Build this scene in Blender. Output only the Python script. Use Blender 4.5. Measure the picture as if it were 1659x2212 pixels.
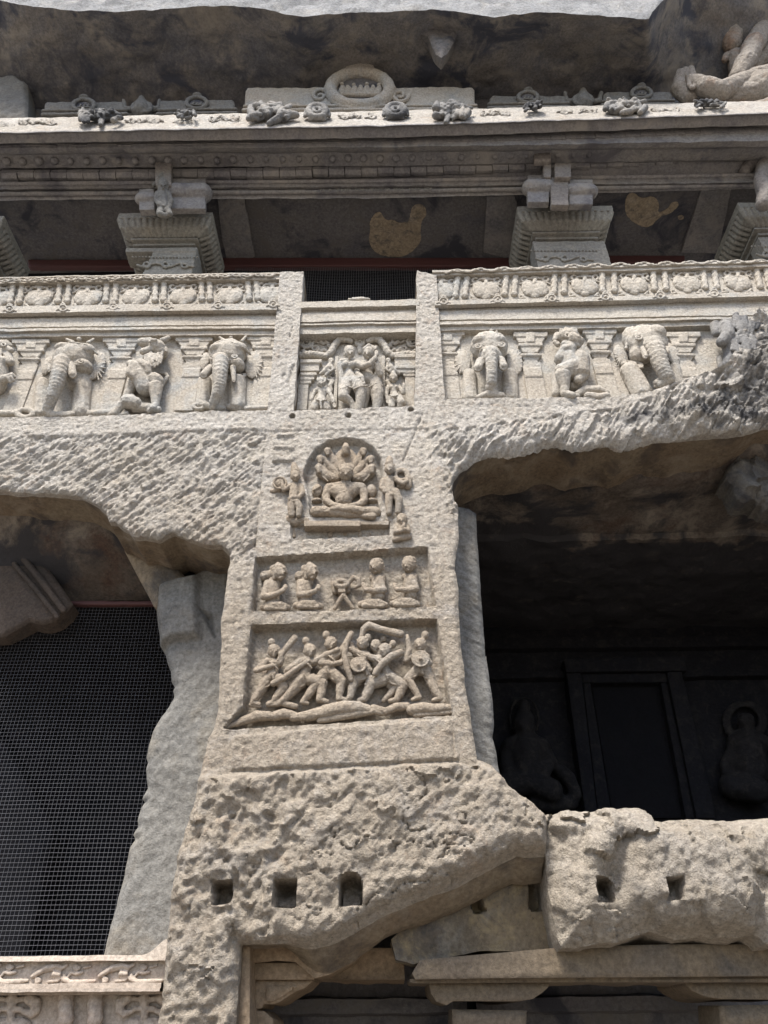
import bpy, math, random
import numpy as np
from mathutils import Matrix, Vector
random.seed(7)
sc = bpy.context.scene
for o in list(bpy.data.objects): bpy.data.objects.remove(o)
COL = sc.collection

# ------------------------------------------------------------------ camera
W0, H0, FP = 1659.0, 2212.0, 1598.6
TH, PH = math.radians(35.0), 0.0107
CAM = np.array([0.0, -6.0, 1.6])
F_ = np.array([0, math.cos(TH), math.sin(TH)]); U0 = np.array([0, -math.sin(TH), math.cos(TH)]); R0 = np.array([1.0, 0, 0])
R_ = math.cos(PH)*R0 - math.sin(PH)*U0; U_ = math.cos(PH)*U0 + math.sin(PH)*R0
cd = bpy.data.cameras.new('camera'); cam = bpy.data.objects.new('camera', cd); COL.objects.link(cam); sc.camera = cam
cd.sensor_fit = 'VERTICAL'; cd.sensor_height = 24; cd.sensor_width = 18; cd.lens = 24*FP/H0; cd.clip_end = 2000; cd.clip_start = 0.05
M = Matrix(((R_[0], U_[0], -F_[0], CAM[0]), (R_[1], U_[1], -F_[1], CAM[1]), (R_[2], U_[2], -F_[2], CAM[2]), (0, 0, 0, 1)))
cam.matrix_world = M

# ------------------------------------------------------------------ light
SUN_EL, SUN_AZ = math.radians(60), math.radians(24)     # azimuth: towards the left of the viewer
w = bpy.data.worlds.new('World'); sc.world = w; w.use_nodes = True
nt = w.node_tree; bg = nt.nodes['Background']; sky = nt.nodes.new('ShaderNodeTexSky')
sky.sky_type = 'NISHITA'; sky.sun_disc = False; sky.sun_elevation = SUN_EL; sky.sun_rotation = math.radians(180) + SUN_AZ
sky.air_density = 1.0; sky.dust_density = 2.5; sky.ozone_density = 1.0
nt.links.new(sky.outputs[0], bg.inputs[0]); bg.inputs[1].default_value = 0.15
sd_ = bpy.data.lights.new('sun', 'SUN'); sd_.energy = 3.6; sd_.angle = math.radians(13); sd_.color = (1.0, 0.965, 0.91)
sun = bpy.data.objects.new('sun', sd_); COL.objects.link(sun)
tosun = Vector((-math.sin(SUN_AZ)*math.cos(SUN_EL), -math.cos(SUN_AZ)*math.cos(SUN_EL), math.sin(SUN_EL)))
sun.rotation_euler = tosun.to_track_quat('Z', 'Y').to_euler(); sun.location = (-6, -12, 25)
sc.view_settings.view_transform = 'Standard'; sc.view_settings.look = 'None'
sc.view_settings.exposure = 1.08; sc.view_settings.gamma = 1.0
sc.render.engine = 'CYCLES'; sc.render.resolution_x = 768; sc.render.resolution_y = 1024

# ------------------------------------------------------------------ picture -> place
def at(px, py, y=0.0):
    r = F_ + R_*((px-W0/2)/FP) - U_*((py-H0/2)/FP)
    return CAM + r*((y-CAM[1])/r[1])
def mpp(p): return float(np.dot(np.asarray(p)-CAM, F_))/FP          # metres per picture unit at a point
def K(ox, oy, s):
    def f(x, y): return (ox+x*s, oy+y*s)
    f.s = s; return f
A1 = K(0, 0, .5); A2 = K(829.5, 0, .5); A3 = K(0, 553, .3958); A4 = K(553, 553, .2708); A5 = K(898.6, 518.4, .4584)
A6 = K(518.4, 898.6, .2708); B1 = K(483.9, 1157.9, .3229); B2 = K(0, 898.6, .3229); B3 = K(950.5, 907.3, .4271)
B4 = K(950.5, 1382.5, .4271); B5 = K(0, 1468.9, .3359); B6 = K(345.6, 1589.9, .5208); B7 = K(864.1, 1814.6, .4792)
D_ = K(0, 0, 1.0)
def P(k, pts): return [k(*p) for p in pts]

# ------------------------------------------------------------------ noise
def _h(*a):
    n = np.zeros_like(a[0], dtype=np.int64)
    for v, m in zip(a, (374761393, 668265263, 2147483647, 1274126177)): n = n + v.astype(np.int64)*m
    n = (n ^ (n >> 13))*1274126177; n = n & 0x7fffffff; n = (n ^ (n >> 16))*668265263; n = n & 0x7fffffff
    return (n % 100003)/100003.0
def vn(x, z, seed=0):
    xi, zi = np.floor(x), np.floor(z); fx, fz = x-xi, z-zi; fx = fx*fx*(3-2*fx); fz = fz*fz*(3-2*fz); s = np.full_like(xi, seed)
    a = _h(xi, zi, s); b = _h(xi+1, zi, s); c = _h(xi, zi+1, s); d = _h(xi+1, zi+1, s)
    return (a*(1-fx)+b*fx)*(1-fz)+(c*(1-fx)+d*fx)*fz
def fbm(x, z, o=4, seed=0, g=.5):
    t = np.zeros_like(x); a = 1.0; n = 0
    for i in range(o): t += a*(vn(x*2**i+17.3*i, z*2**i-9.1*i, seed+i)-.5)*2; n += a; a *= g
    return t/n
def vn3(p, seed=0):
    i = np.floor(p); f = p-i; f = f*f*(3-2*f); out = 0; s = np.full(len(p), seed)
    for dx in (0, 1):
        for dy in (0, 1):
            for dz in (0, 1):
                wgt = (f[:, 0] if dx else 1-f[:, 0])*(f[:, 1] if dy else 1-f[:, 1])*(f[:, 2] if dz else 1-f[:, 2])
                out = out+wgt*_h(i[:, 0]+dx, i[:, 1]+dy, i[:, 2]+dz, s)
    return out
def fbm3(p, o=3, seed=0, g=.5):
    t = 0; a = 1.; n = 0
    for i in range(o): t = t+a*(vn3(p*2**i+13.7*i, seed+i)-.5)*2; n += a; a *= g
    return t/n
def worley(x, z, seed=0):
    xi, zi = np.floor(x), np.floor(z); f1 = np.full_like(x, 9.); f2 = f1.copy(); s = np.full_like(x, seed)
    for dx in (-1, 0, 1):
        for dz in (-1, 0, 1):
            cx, cz = xi+dx, zi+dz
            d = np.hypot(cx+_h(cx, cz, s)-x, cz+_h(cx, cz, s+5)-z)
            f2 = np.minimum(f2, np.maximum(f1, d)); f1 = np.minimum(f1, d)
    return f1, f2
def facet(x, z, seed=0, tilt=1.0):
    """broken planar chips: one level and slope per cell"""
    xi, zi = np.floor(x), np.floor(z); f1 = np.full_like(x, 9.); out = np.zeros_like(x); s = np.full_like(x, seed)
    for dx in (-1, 0, 1):
        for dz in (-1, 0, 1):
            cx, cz = xi+dx, zi+dz; ax = cx+_h(cx, cz, s)-x; az = cz+_h(cx, cz, s+5)-z; d = np.hypot(ax, az)
            v = (_h(cx, cz, s+9)-.5)+tilt*((_h(cx, cz, s+11)-.5)*ax+(_h(cx, cz, s+13)-.5)*az); m = d < f1; out = np.where(m, v, out); f1 = np.where(m, d, f1)
    return out
def sm(x, a, b):
    t = np.clip((x-a)/(b-a), 0, 1); return t*t*(3-2*t)
def sdpoly(X, Z, poly):
    """signed distance (inside positive) and nearest point"""
    d2 = np.full(X.shape, 1e9); nx = np.zeros_like(X); nz = np.zeros_like(Z); ins = np.zeros(X.shape, bool)
    n = len(poly)
    for i in range(n):
        ax, az = poly[i]; bx, bz = poly[(i+1) % n]; ex, ez = bx-ax, bz-az; L = ex*ex+ez*ez+1e-12
        t = np.clip(((X-ax)*ex+(Z-az)*ez)/L, 0, 1); qx = ax+t*ex; qz = az+t*ez; dd = (X-qx)**2+(Z-qz)**2
        m = dd < d2; d2 = np.where(m, dd, d2); nx = np.where(m, qx, nx); nz = np.where(m, qz, nz)
        if az != bz:
            c = ((az > Z) != (bz > Z)) & (X < (bx-ax)*(Z-az)/(bz-az)+ax); ins ^= c
    d = np.sqrt(d2); return np.where(ins, d, -d), nx, nz
def chaikin(pts, it=2):
    for _ in range(it):
        q = []
        for a, b in zip(pts, pts[1:]+pts[:1]): q += [(a[0]*.75+b[0]*.25, a[1]*.75+b[1]*.25), (a[0]*.25+b[0]*.75, a[1]*.25+b[1]*.75)]
        pts = q
    return pts
def wpoly(pts, y=0.0): return [(at(px, py, y)[0], at(px, py, y)[2]) for px, py in pts]
def rough(pts, amp=3, n=5, seed=1):
    """break straight outline segments into slightly uneven ones (units of the polygon)"""
    rs = random.Random(seed); out = []
    for i, (a, b) in enumerate(zip(pts, pts[1:]+pts[:1])):
        L = math.hypot(b[0]-a[0], b[1]-a[1]); m = max(1, int(L/n))
        for k in range(m):
            t = k/m; out.append((a[0]+(b[0]-a[0])*t+(rs.uniform(-amp, amp) if k else 0), a[1]+(b[1]-a[1])*t+(rs.uniform(-amp, amp) if k else 0)))
    return out

# ------------------------------------------------------------------ materials
def stone(name, c1, c2, c3=None, low_tint=None, soot=None, sootc=(.045, .045, .05), speck=0.0, bump=.6, fine=1.0, patch=None, patchc=None, attr=True, dist=.02):
    m = bpy.data.materials.new(name); m.use_nodes = True; t = m.node_tree; N = t.nodes; L = t.links; b = N['Principled BSDF']
    b.inputs['Roughness'].default_value = .92; b.inputs['Specular IOR Level'].default_value = .2
    g = N.new('ShaderNodeNewGeometry')
    def noise(sc_, det=5, r=.6, dist_=0, off=0.0):
        v = N.new('ShaderNodeVectorMath'); v.operation = 'ADD'; v.inputs[1].default_value = (off, off*1.7, -off); L.new(g.outputs['Position'], v.inputs[0])
        n = N.new('ShaderNodeTexNoise'); n.inputs['Scale'].default_value = sc_; n.inputs['Detail'].default_value = det
        n.inputs['Roughness'].default_value = r; n.inputs['Distortion'].default_value = dist_; L.new(v.outputs[0], n.inputs['Vector']); return n.outputs[0]
    def ramp(src, a, z):
        r = N.new('ShaderNodeMapRange'); r.inputs[1].default_value = a; r.inputs[2].default_value = z; L.new(src, r.inputs[0]); return r.outputs[0]
    def mix(f, a, c):
        x = N.new('ShaderNodeMix'); x.data_type = 'RGBA'; L.new(f, x.inputs[0])
        if isinstance(a, tuple): x.inputs[6].default_value = (*a, 1)
        else: L.new(a, x.inputs[6])
        if isinstance(c, tuple): x.inputs[7].default_value = (*c, 1)
        else: L.new(c, x.inputs[7])
        return x.outputs[2]
    def mul(a, k):
        x = N.new('ShaderNodeMath'); x.operation = 'MULTIPLY'; L.new(a, x.inputs[0])
        if isinstance(k, float): x.inputs[1].default_value = k
        else: L.new(k, x.inputs[1])
        return x.outputs[0]
    col = mix(ramp(noise(1.1, 5, .6, .3), .38, .62), c1, c2)
    if c3: col = mix(ramp(noise(1.9, 4, .6, .6, 5.), .52, .7), col, c3)
    if low_tint:   # tan tone on the lower rock, paler tone higher up
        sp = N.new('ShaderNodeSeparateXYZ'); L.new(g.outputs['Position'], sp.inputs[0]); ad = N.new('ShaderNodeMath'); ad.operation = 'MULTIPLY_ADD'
        L.new(noise(.8, 4, .6, .5, 12.), ad.inputs[0]); ad.inputs[1].default_value = 2.6; L.new(sp.outputs[2], ad.inputs[2]); col = mix(ramp(ad.outputs[0], 6.2, 7.9), low_tint, col)
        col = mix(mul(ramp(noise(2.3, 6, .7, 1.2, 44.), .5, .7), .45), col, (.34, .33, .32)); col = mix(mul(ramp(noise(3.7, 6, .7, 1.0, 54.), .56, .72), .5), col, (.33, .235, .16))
    v = mix(ramp(noise(26*fine, 6, .75), .3, .7), (.56, .55, .54), (1.27, 1.26, 1.24))
    mm = N.new('ShaderNodeMix'); mm.data_type = 'RGBA'; mm.blend_type = 'MULTIPLY'; mm.inputs[0].default_value = 1; L.new(col, mm.inputs[6]); L.new(v, mm.inputs[7]); col = mm.outputs[2]
    if patch: col = mix(ramp(noise(patch, 10, .72, .5, 21.), .5, .66), col, patchc)
    if speck:
        col = mix(mul(mul(ramp(noise(42, 3, .7, 0, 3.), .6, .68), ramp(noise(3.2, 4, .6, 0, 9.), .45, .65)), float(speck)), col, (.05, .05, .05))
        col = mix(mul(ramp(noise(60, 2, .5, 0, 7.), .68, .74), float(speck)), col, (.09, .075, .06))
    if soot is not None: col = mix(ramp(noise(1.3, 6, .65, .5, 31.), .62-soot*.35, .72-soot*.35), col, sootc)
    if attr:
        a = N.new('ShaderNodeAttribute'); a.attribute_name = 'stain_shade'
        s = N.new('ShaderNodeMath'); s.operation = 'ADD'; L.new(a.outputs['Fac'], s.inputs[0]); L.new(mul(noise(5, 7, .7, .3, 2.), 1.0), s.inputs[1])
        col = mix(ramp(s.outputs[0], .85, 1.2), col, sootc)
    L.new(col, b.inputs['Base Color'])
    h1 = noise(20*fine, 8, .72, .2); h2 = noise(70*fine, 3, .6)
    s = N.new('ShaderNodeMath'); s.operation = 'MULTIPLY_ADD'; L.new(h2, s.inputs[0]); s.inputs[1].default_value = .35; L.new(h1, s.inputs[2])
    bp = N.new('ShaderNodeBump'); bp.inputs['Strength'].default_value = bump; bp.inputs['Distance'].default_value = dist; L.new(s.outputs[0], bp.inputs['Height']); L.new(bp.outputs[0], b.inputs['Normal'])
    return m
LIGHT = (.46, .43, .385); TAN = (.40, .355, .30); PINK = (.40, .30, .235); GREY = (.33, .32, .30)
m_face = stone('pale_basalt', (.50, .47, .425), (.43, .395, .345), (.46, .42, .36), low_tint=(.35, .302, .242), speck=.7, bump=1.0, dist=.05, sootc=(.07, .068, .068))
m_carv = stone('carved_basalt', (.43, .40, .35), (.38, .34, .285), (.34, .34, .325), speck=.65, bump=.8, fine=1.4, dist=.025)
m_rlf = stone('tan_relief_stone', (.35, .295, .23), (.31, .255, .195), (.33, .295, .25), speck=.7, bump=1.0, fine=1.5, dist=.03)
m_pink = stone('reddish_basalt', (.38, .32, .265), (.41, .36, .305), (.39, .305, .25), speck=.25, bump=.5, fine=1.3, dist=.015)
m_ledge = stone('bleached_basalt', (.385, .34, .28), (.32, .278, .222), (.35, .315, .27), speck=.8, bump=1.0, dist=.05, sootc=(.07, .068, .068))
m_grey = stone('grey_basalt', (.195, .188, .172), (.16, .157, .148), (.20, .182, .152), speck=.4, bump=.9, fine=1.1)
m_brown = stone('brown_basalt', (.10, .082, .068), (.135, .115, .097), (.085, .055, .042), soot=.45, sootc=(.04, .038, .04), patch=1.6, patchc=(.22, .19, .155), bump=.8, dist=.03)
m_soot = stone('sooty_basalt', (.125, .12, .125), (.15, .142, .14), (.105, .103, .115), soot=.3, sootc=(.05, .05, .06), patch=2.7, patchc=(.12, .11, .10), bump=.5)
m_eave = stone('weathered_eave', (.20, .195, .20), (.235, .222, .21), (.165, .16, .17), soot=.15, sootc=(.11, .105, .112), bump=.8, patch=2.5, patchc=(.27, .25, .225))
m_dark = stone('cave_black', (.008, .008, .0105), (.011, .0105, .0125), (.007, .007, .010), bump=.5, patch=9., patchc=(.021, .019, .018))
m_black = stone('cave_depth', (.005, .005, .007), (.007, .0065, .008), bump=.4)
m_lich = stone('lichen_basalt', (.16, .16, .16), (.26, .25, .235), (.34, .31, .27), soot=.35, sootc=(.06, .06, .062), speck=.6, bump=.9, fine=.8, dist=.03)
m_plast = stone('old_plaster', (.34, .28, .2), (.27, .22, .16), (.38, .33, .26), bump=.4, patch=8., patchc=(.10, .09, .085))
m_gnd = stone('courtyard_earth', (.22, .20, .175), (.18, .16, .14), bump=.4, attr=False)
def plain(name, c, r=.7, metal=0.):
    m = bpy.data.materials.new(name); m.use_nodes = True; t = m.node_tree; b = t.nodes['Principled BSDF']; b.inputs['Roughness'].default_value = r; b.inputs['Metallic'].default_value = metal
    n = t.nodes.new('ShaderNodeTexNoise'); n.inputs['Scale'].default_value = 9; n.inputs['Detail'].default_value = 6
    x = t.nodes.new('ShaderNodeMix'); x.data_type = 'RGBA'; x.inputs[6].default_value = (*[v*.6 for v in c], 1); x.inputs[7].default_value = (*[v*1.35 for v in c], 1)
    t.links.new(n.outputs[0], x.inputs[0]); t.links.new(x.outputs[2], b.inputs['Base Color']); return m
m_wire = plain('galvanised_wire', (.11, .11, .12), .6, .2); m_wood = plain('red_painted_wood', (.07, .024, .022), .7)

# ------------------------------------------------------------------ object helpers
def mk(name, V, Fc, mat, parent=None, sharp=40, stain_shade=None, smooth=True):
    """V (n,3) in world space; Fc (m,4)/(m,3) int array or list of faces"""
    V = np.asarray(V, dtype=np.float64)
    if parent is not None: org = np.array(parent['_w'])
    else: org = np.array([(V[:, 0].min()+V[:, 0].max())/2, (V[:, 1].min()+V[:, 1].max())/2, V[:, 2].min()])
    me = bpy.data.meshes.new(name)
    if isinstance(Fc, np.ndarray):
        k = Fc.shape[1]; n = len(Fc); me.vertices.add(len(V)); me.vertices.foreach_set('co', (V-org).astype(np.float32).ravel())
        me.loops.add(n*k); me.loops.foreach_set('vertex_index', Fc.astype(np.int32).ravel())
        me.polygons.add(n); me.polygons.foreach_set('loop_start', np.arange(0, n*k, k, dtype=np.int32)); me.update(calc_edges=True); me.validate()
    else: me.from_pydata((V-org).tolist(), [], [list(map(int, f)) for f in Fc])
    if smooth:
        me.polygons.foreach_set('use_smooth', np.ones(len(me.polygons), bool))
        if sharp: me.set_sharp_from_angle(angle=math.radians(sharp))
    if stain_shade is not None:
        a = me.attributes.new('stain_shade', 'FLOAT', 'POINT'); a.data.foreach_set('value', stain_shade.astype(np.float32))
    me.materials.append(mat); o = bpy.data.objects.new(name, me); COL.objects.link(o)
    if parent is not None: o.parent = parent; o['_w'] = [float(v) for v in org]
    else: o.location = org; o['_w'] = [float(v) for v in org]
    return o
def tag(o, label=None, cat=None, group=None, kind=None):
    for k, v in (('label', label), ('category', cat), ('group', group), ('kind', kind)):
        if v: o[k] = v
    return o
def thing(name, p, label, cat, group=None):
    o = bpy.data.objects.new(name, None); COL.objects.link(o); o.location = tuple(float(v) for v in p); o['_w'] = [float(v) for v in p]
    o.empty_display_size = .1
    return tag(o, label, cat, group)
def dup(root, shift, label=None):
    r = root.copy(); COL.objects.link(r); r.location = Vector(root.location)+Vector([float(v) for v in shift])
    if label: r['label'] = label
    for ch in root.children:
        c = ch.copy(); COL.objects.link(c); c.parent = r
    return r
def dupart(o, parent, shift):
    c = o.copy(); COL.objects.link(c); c.parent = parent; c.location = Vector(o.location)+Vector([float(v) for v in shift]); return c

def sheet(name, poly, Y, mat, step=.014, depth=None, reveal=((.3, 0),), parent=None, stain_shade=None, mat2=None, sharp=45):
    """a rough-faced slab of rock in the plane y=Y, its outline poly (picture units), with thickness behind its edge"""
    wp = wpoly(poly, Y); xs = [p[0] for p in wp]; zs = [p[1] for p in wp]
    nx = int((max(xs)-min(xs))/step)+3; nz = int((max(zs)-min(zs))/step)+3
    X, Z = np.meshgrid(min(xs)-step+np.arange(nx)*step, min(zs)-step+np.arange(nz)*step)
    S, QX, QZ = sdpoly(X, Z, wp)
    c = (sdpoly(X[:-1, :-1]+step/2, Z[:-1, :-1]+step/2, wp)[0] > 0)
    full = np.zeros(X.shape, bool); cnt = np.zeros(X.shape, int)
    for a in (slice(0, -1), slice(1, None)):
        for b in (slice(0, -1), slice(1, None)): cnt[a, b] += c
    bnd = (cnt > 0) & (cnt < 4) & (np.abs(S) < step*1.1)
    X = np.where(bnd, QX, X); Z = np.where(bnd, QZ, Z); S = np.where(bnd, 0, S)
    dy = depth(X, Z, S) if depth else 0.012*fbm(X*6, Z*6, 4, 3)
    st = stain_shade(X, Z, S) if stain_shade else np.zeros_like(X)
    idx = np.full(X.shape, -1); used = cnt > 0; idx[used] = np.arange(used.sum())
    V = np.stack([X[used], Y+dy[used], Z[used]], 1); ST = st[used]
    q = np.stack([idx[:-1, :-1][c], idx[:-1, 1:][c], idx[1:, 1:][c], idx[1:, :-1][c]], 1)
    E = np.concatenate([q[:, [0, 1]], q[:, [1, 2]], q[:, [2, 3]], q[:, [3, 0]]])
    key = np.minimum(E[:, 0], E[:, 1]).astype(np.int64)*len(V)+np.maximum(E[:, 0], E[:, 1])
    u, inv, ct = np.unique(key, return_inverse=True, return_counts=True); B = E[ct[inv.ravel()] == 1]
    bv = np.unique(B); loc = np.full(len(V), -1); loc[bv] = np.arange(len(bv)); ring = V[bv].copy(); base = len(V); allV = [V]; allF = [q]; allS = [ST]
    base_ring = V[bv]; prev = base; allV.append(base_ring); allS.append(ST[bv]); off = base+len(bv)
    for k, (ry, rz) in enumerate(reveal):
        if callable(rz): zz = rz(base_ring[:, 0], base_ring[:, 2])
        else: zz = rz
        rr_ = ry(base_ring[:, 0], base_ring[:, 2]) if callable(ry) else ry
        nr = base_ring.copy(); nr[:, 1] = np.maximum(nr[:, 1]+.01+.01*k, Y+rr_); nr[:, 2] += zz
        nr += .025*np.stack([fbm3(nr*5+k, 3, 5), 0*nr[:, 0], fbm3(nr*5+k, 3, 8)], 1)
        allV.append(nr); allS.append(ST[bv]*.8)
        allF.append(np.stack([prev+loc[B[:, 1]], prev+loc[B[:, 0]], off+loc[B[:, 0]], off+loc[B[:, 1]]], 1)); prev = off; off += len(bv)
    o = mk(name, np.concatenate(allV), np.concatenate(allF), mat, parent, sharp, np.concatenate(allS))
    if mat2 is not None:
        o.data.materials.append(mat2); k0 = len(allF[0])+len(allF[1]); mi = np.zeros(len(o.data.polygons), np.int32); mi[k0:] = 1; o.data.polygons.foreach_set('material_index', mi)
    return o

def loft(name, rows, mat, parent=None, nx=60, step=.05, amp=.01, fr=5, seed=1, sharp=35, snd=None):
    """surface through rows of (left point, right point) in world space"""
    rows = [(np.array(a, float), np.array(b, float)) for a, b in rows]; G = []
    t = np.linspace(0, 1, nx+1)[:, None]
    for (a, b), (c, d) in zip(rows, rows[1:]):
        n = max(1, int(max(np.linalg.norm(a-c), np.linalg.norm(b-d))/step))
        for k in range(n): s = k/n; G.append((a+(c-a)*s)*(1-t)+(b+(d-b)*s)*t)
    a, b = rows[-1]; G.append(a*(1-t)+b*t); G = np.array(G); m = len(G); V = G.reshape(-1, 3)
    n = fbm3(V*fr, 4, seed); n2 = fbm3(V*fr+50, 4, seed+9); V = V+np.stack([0*n, n*amp, n2*amp], 1)
    if snd is not None: V = snd(V)
    i = np.arange(m-1)[:, None]*(nx+1)+np.arange(nx)[None, :]; i = i.ravel()
    return mk(name, V, np.stack([i, i+nx+1, i+nx+2, i+1], 1), mat, parent, sharp)

def ico():
    import bmesh
    b = bmesh.new(); bmesh.ops.create_icosphere(b, subdivisions=2, radius=1); v = np.array([x.co[:] for x in b.verts]); f = np.array([[y.index for y in x.verts] for x in b.faces]); b.free(); return v, f
IV, IF = ico()
BOXF = np.array([[0, 1, 3], [0, 3, 2], [4, 6, 7], [4, 7, 5], [0, 4, 5], [0, 5, 1], [2, 3, 7], [2, 7, 6], [0, 2, 6], [0, 6, 4], [1, 5, 7], [1, 7, 3]])
class S:
    """clay: tapered limbs, lumps and blocks placed in the picture at a given relief above the plane Y, fused to one skin"""
    g = 1.12
    def __init__(s, k, Y): s.k = k; s.Y = Y; s.V = []; s.F = []; s.n = 0
    def add(s, v, f): s.V.append(v); s.F.append(f+s.n); s.n += len(v); return s
    def p(s, x, y, d): return at(*s.k(x, y), s.Y-d)
    def r(s, r, p): return r*s.k.s*mpp(p)
    def cap(s, a, b, ra, rb):
        ax = b-a; L = np.linalg.norm(ax); m = (IV@(ax/L if L > 1e-9 else np.array([0, 0, 1]))) > 0
        s.add(np.where(m[:, None], b+IV*rb, a+IV*ra), IF)
    def c(s, *pts):
        q = []
        for t in pts:
            x, y, r = t[:3]; d = t[3] if len(t) > 3 else None
            if d is None: d = s.r(r, at(*s.k(x, y), s.Y))*.55
            p = s.p(x, y, d); q.append((p, s.r(r, p)))
        if len(q) == 1: s.cap(q[0][0], q[0][0]+np.array([0, 0, 1e-3]), q[0][1], q[0][1])
        for (a, ra), (b, rb) in zip(q, q[1:]): s.cap(a, b, ra*s.g, rb*s.g)
        return s
    def e(s, x, y, rx, ry, d=None, rd=None, rot=0):
        p0 = at(*s.k(x, y), s.Y); R = s.r(rx, p0); RY = s.r(ry, p0); rd = rd if rd is not None else min(R, RY); d = rd*.5 if d is None else d
        p = s.p(x, y, d); v = p-CAM; el = math.atan2(v[2], math.hypot(v[0], v[1]))
        rz = math.sqrt(max(RY**2-(rd*math.sin(el))**2, (RY*.55)**2))/max(math.cos(el), .35)
        q = IV*np.array([R, rd, rz]); c, n = math.cos(rot), math.sin(rot)
        s.add(p+np.stack([q[:, 0]*c-q[:, 2]*n, q[:, 1], q[:, 0]*n+q[:, 2]*c], 1), IF); return s
    def b(s, x0, y0, x1, y1, d0, d1, tx=0):
        """block whose front face fills the picture rectangle; from relief d0 (back) to d1 (front)"""
        tl = s.p(x0, y0, d1); tr = s.p(x1, y0, d1); bl = s.p(x0+tx, y1, d1); br = s.p(x1-tx, y1, d1); v = []
        for q in (bl, br, tl, tr):
            for d in (d1, d0): v.append([q[0], s.Y-d, q[2]])
        v = np.array(v); s.add(v[[0, 2, 4, 6, 1, 3, 5, 7]], BOXF); return s
    def ring(s, x, y, rx, ry, r, d=None, n=14, a0=0, a1=360):
        pts = [(x+rx*math.cos(math.radians(a0+(a1-a0)*i/n)), y+ry*math.sin(math.radians(a0+(a1-a0)*i/n)), r, d) for i in range(n+1)]
        return s.c(*pts)
    def head(s, x, y, r, d=None, face=0, crown=None, hair=True, up=0):
        """head with brow, nose, lips, ears; face = sideways turn (-1..1)"""
        p0 = at(*s.k(x, y), s.Y); R = s.r(r, p0); d = R*.9 if d is None else d; fx = face*r*.42; fd = R*math.sqrt(max(0.1, 1-(face*.6)**2))
        s.e(x, y, r*.92, r*1.1, d, R*.95); s.e(x+fx*.3, y+r*.45, r*.6, r*.58, d+R*.1, R*.75)
        s.c((x+fx*1.5, y-r*.1, r*.1, d+fd*.80), (x+fx*1.8, y+r*.22, r*.13, d+fd*.90)); s.e(x+fx*.8, y+r*.78, r*.3, r*.2, d+fd*.45, R*.3)
        for k in (-1, 1):
            s.e(x+fx*1.3+k*r*.34, y-r*.02, r*.17, r*.09, d+fd*.78, R*.16)
            s.c((x+fx*1.3+k*r*.12, y-r*.2, r*.08, d+fd*.82), (x+fx*1.3+k*r*.5, y-r*.17, r*.07, d+fd*.66))
            s.e(x+k*r*.86-fx*.5, y+r*.2, r*.13, r*.34, d-R*.05, R*.2)
        s.e(x+fx*1.6, y+r*.56, r*.26, r*.08, d+fd*.72, R*.15)
        if hair:
            s.e(x-fx*.4, y-r*.42, r*.9, r*.68, d-R*.05, R*.9)
            s.ring(x-fx*.2, y-r*.42, r*.86, r*.22, r*.1, d+R*.45, 10, 20, 160)
        if crown: s.c((x-fx*.5+crown[0]*.5, y-r*.9, r*.55, d-.0), (x+crown[0], y-r-crown[1], r*.42, d-.0))
        return s
    def hand(s, x, y, r, dx=0, dy=1, d=None):
        """palm, four unequal fingers and a thumb"""
        L = math.hypot(dx, dy); dx, dy = dx/L, dy/L; p0 = at(*s.k(x, y), s.Y); d = s.r(r, p0)*.8 if d is None else d
        s.c((x, y, r*.8, d), (x+dx*r*.8, y+dy*r*.8, r*.75, d))
        for i, l in enumerate((1.6, 2.0, 1.9, 1.4)):
            o = (i-1.5)*r*.48; s.c((x+dx*r-dy*o, y+dy*r+dx*o, r*.24, d+.004), (x+dx*r*(1+l*.6)-dy*o*1.1, y+dy*r*(1+l*.6)+dx*o*1.1, r*.2, d+.006), (x+dx*r*(.9+l)-dy*o*1.1, y+dy*r*(.9+l)+dx*o*1.1, r*.17, d-.004))
        s.c((x-dy*r*.7, y+dx*r*.7, r*.26, d), (x-dy*r*1.2+dx*r*.9, y+dx*r*1.2+dy*r*.9, r*.2, d)); return s
    def ridged(s, pts, k=9, amp=.09):
        """a trunk: rings along a polyline of (x,y,r,d)"""
        out = []; i = 0
        for a, b in zip(pts, pts[1:]):
            n = max(1, int(math.hypot(b[0]-a[0], b[1]-a[1])/k))
            for j in range(n):
                t = j/n; i += 1; out.append((a[0]+(b[0]-a[0])*t, a[1]+(b[1]-a[1])*t, (a[2]+(b[2]-a[2])*t)*(1+amp*(1 if i % 2 else -1)), a[3]+(b[3]-a[3])*t))
        out.append(pts[-1])
        return s.c(*out)
    def build(s, name, mat, parent=None, vox=.0065, wear=.0025, sfr=26, smooth=2, sharp=0, stain_shade=0.0):
        V = np.concatenate(s.V); Fc = np.concatenate(s.F)
        me = bpy.data.meshes.new('clay'); me.from_pydata(V.tolist(), [], Fc.tolist()); o = bpy.data.objects.new('clay', me); COL.objects.link(o)
        r = o.modifiers.new('r', 'REMESH'); r.mode = 'VOXEL'; r.voxel_size = vox
        if smooth: q = o.modifiers.new('s', 'SMOOTH'); q.iterations = smooth; q.factor = .5
        dg = bpy.context.evaluated_depsgraph_get(); dg.update(); ev = o.evaluated_get(dg); nm = ev.to_mesh()
        n = len(nm.vertices); co = np.empty(n*3, np.float32); nm.vertices.foreach_get('co', co); co = co.reshape(-1, 3).astype(float)
        no = np.empty(n*3, np.float32); nm.vertex_normals.foreach_get('vector', no); no = no.reshape(-1, 3)
        nm.calc_loop_triangles(); tot = np.empty(len(nm.polygons), np.int32); nm.polygons.foreach_get('loop_total', tot)
        lv = np.empty(len(nm.loops), np.int32); nm.loops.foreach_get('vertex_index', lv)
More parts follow.
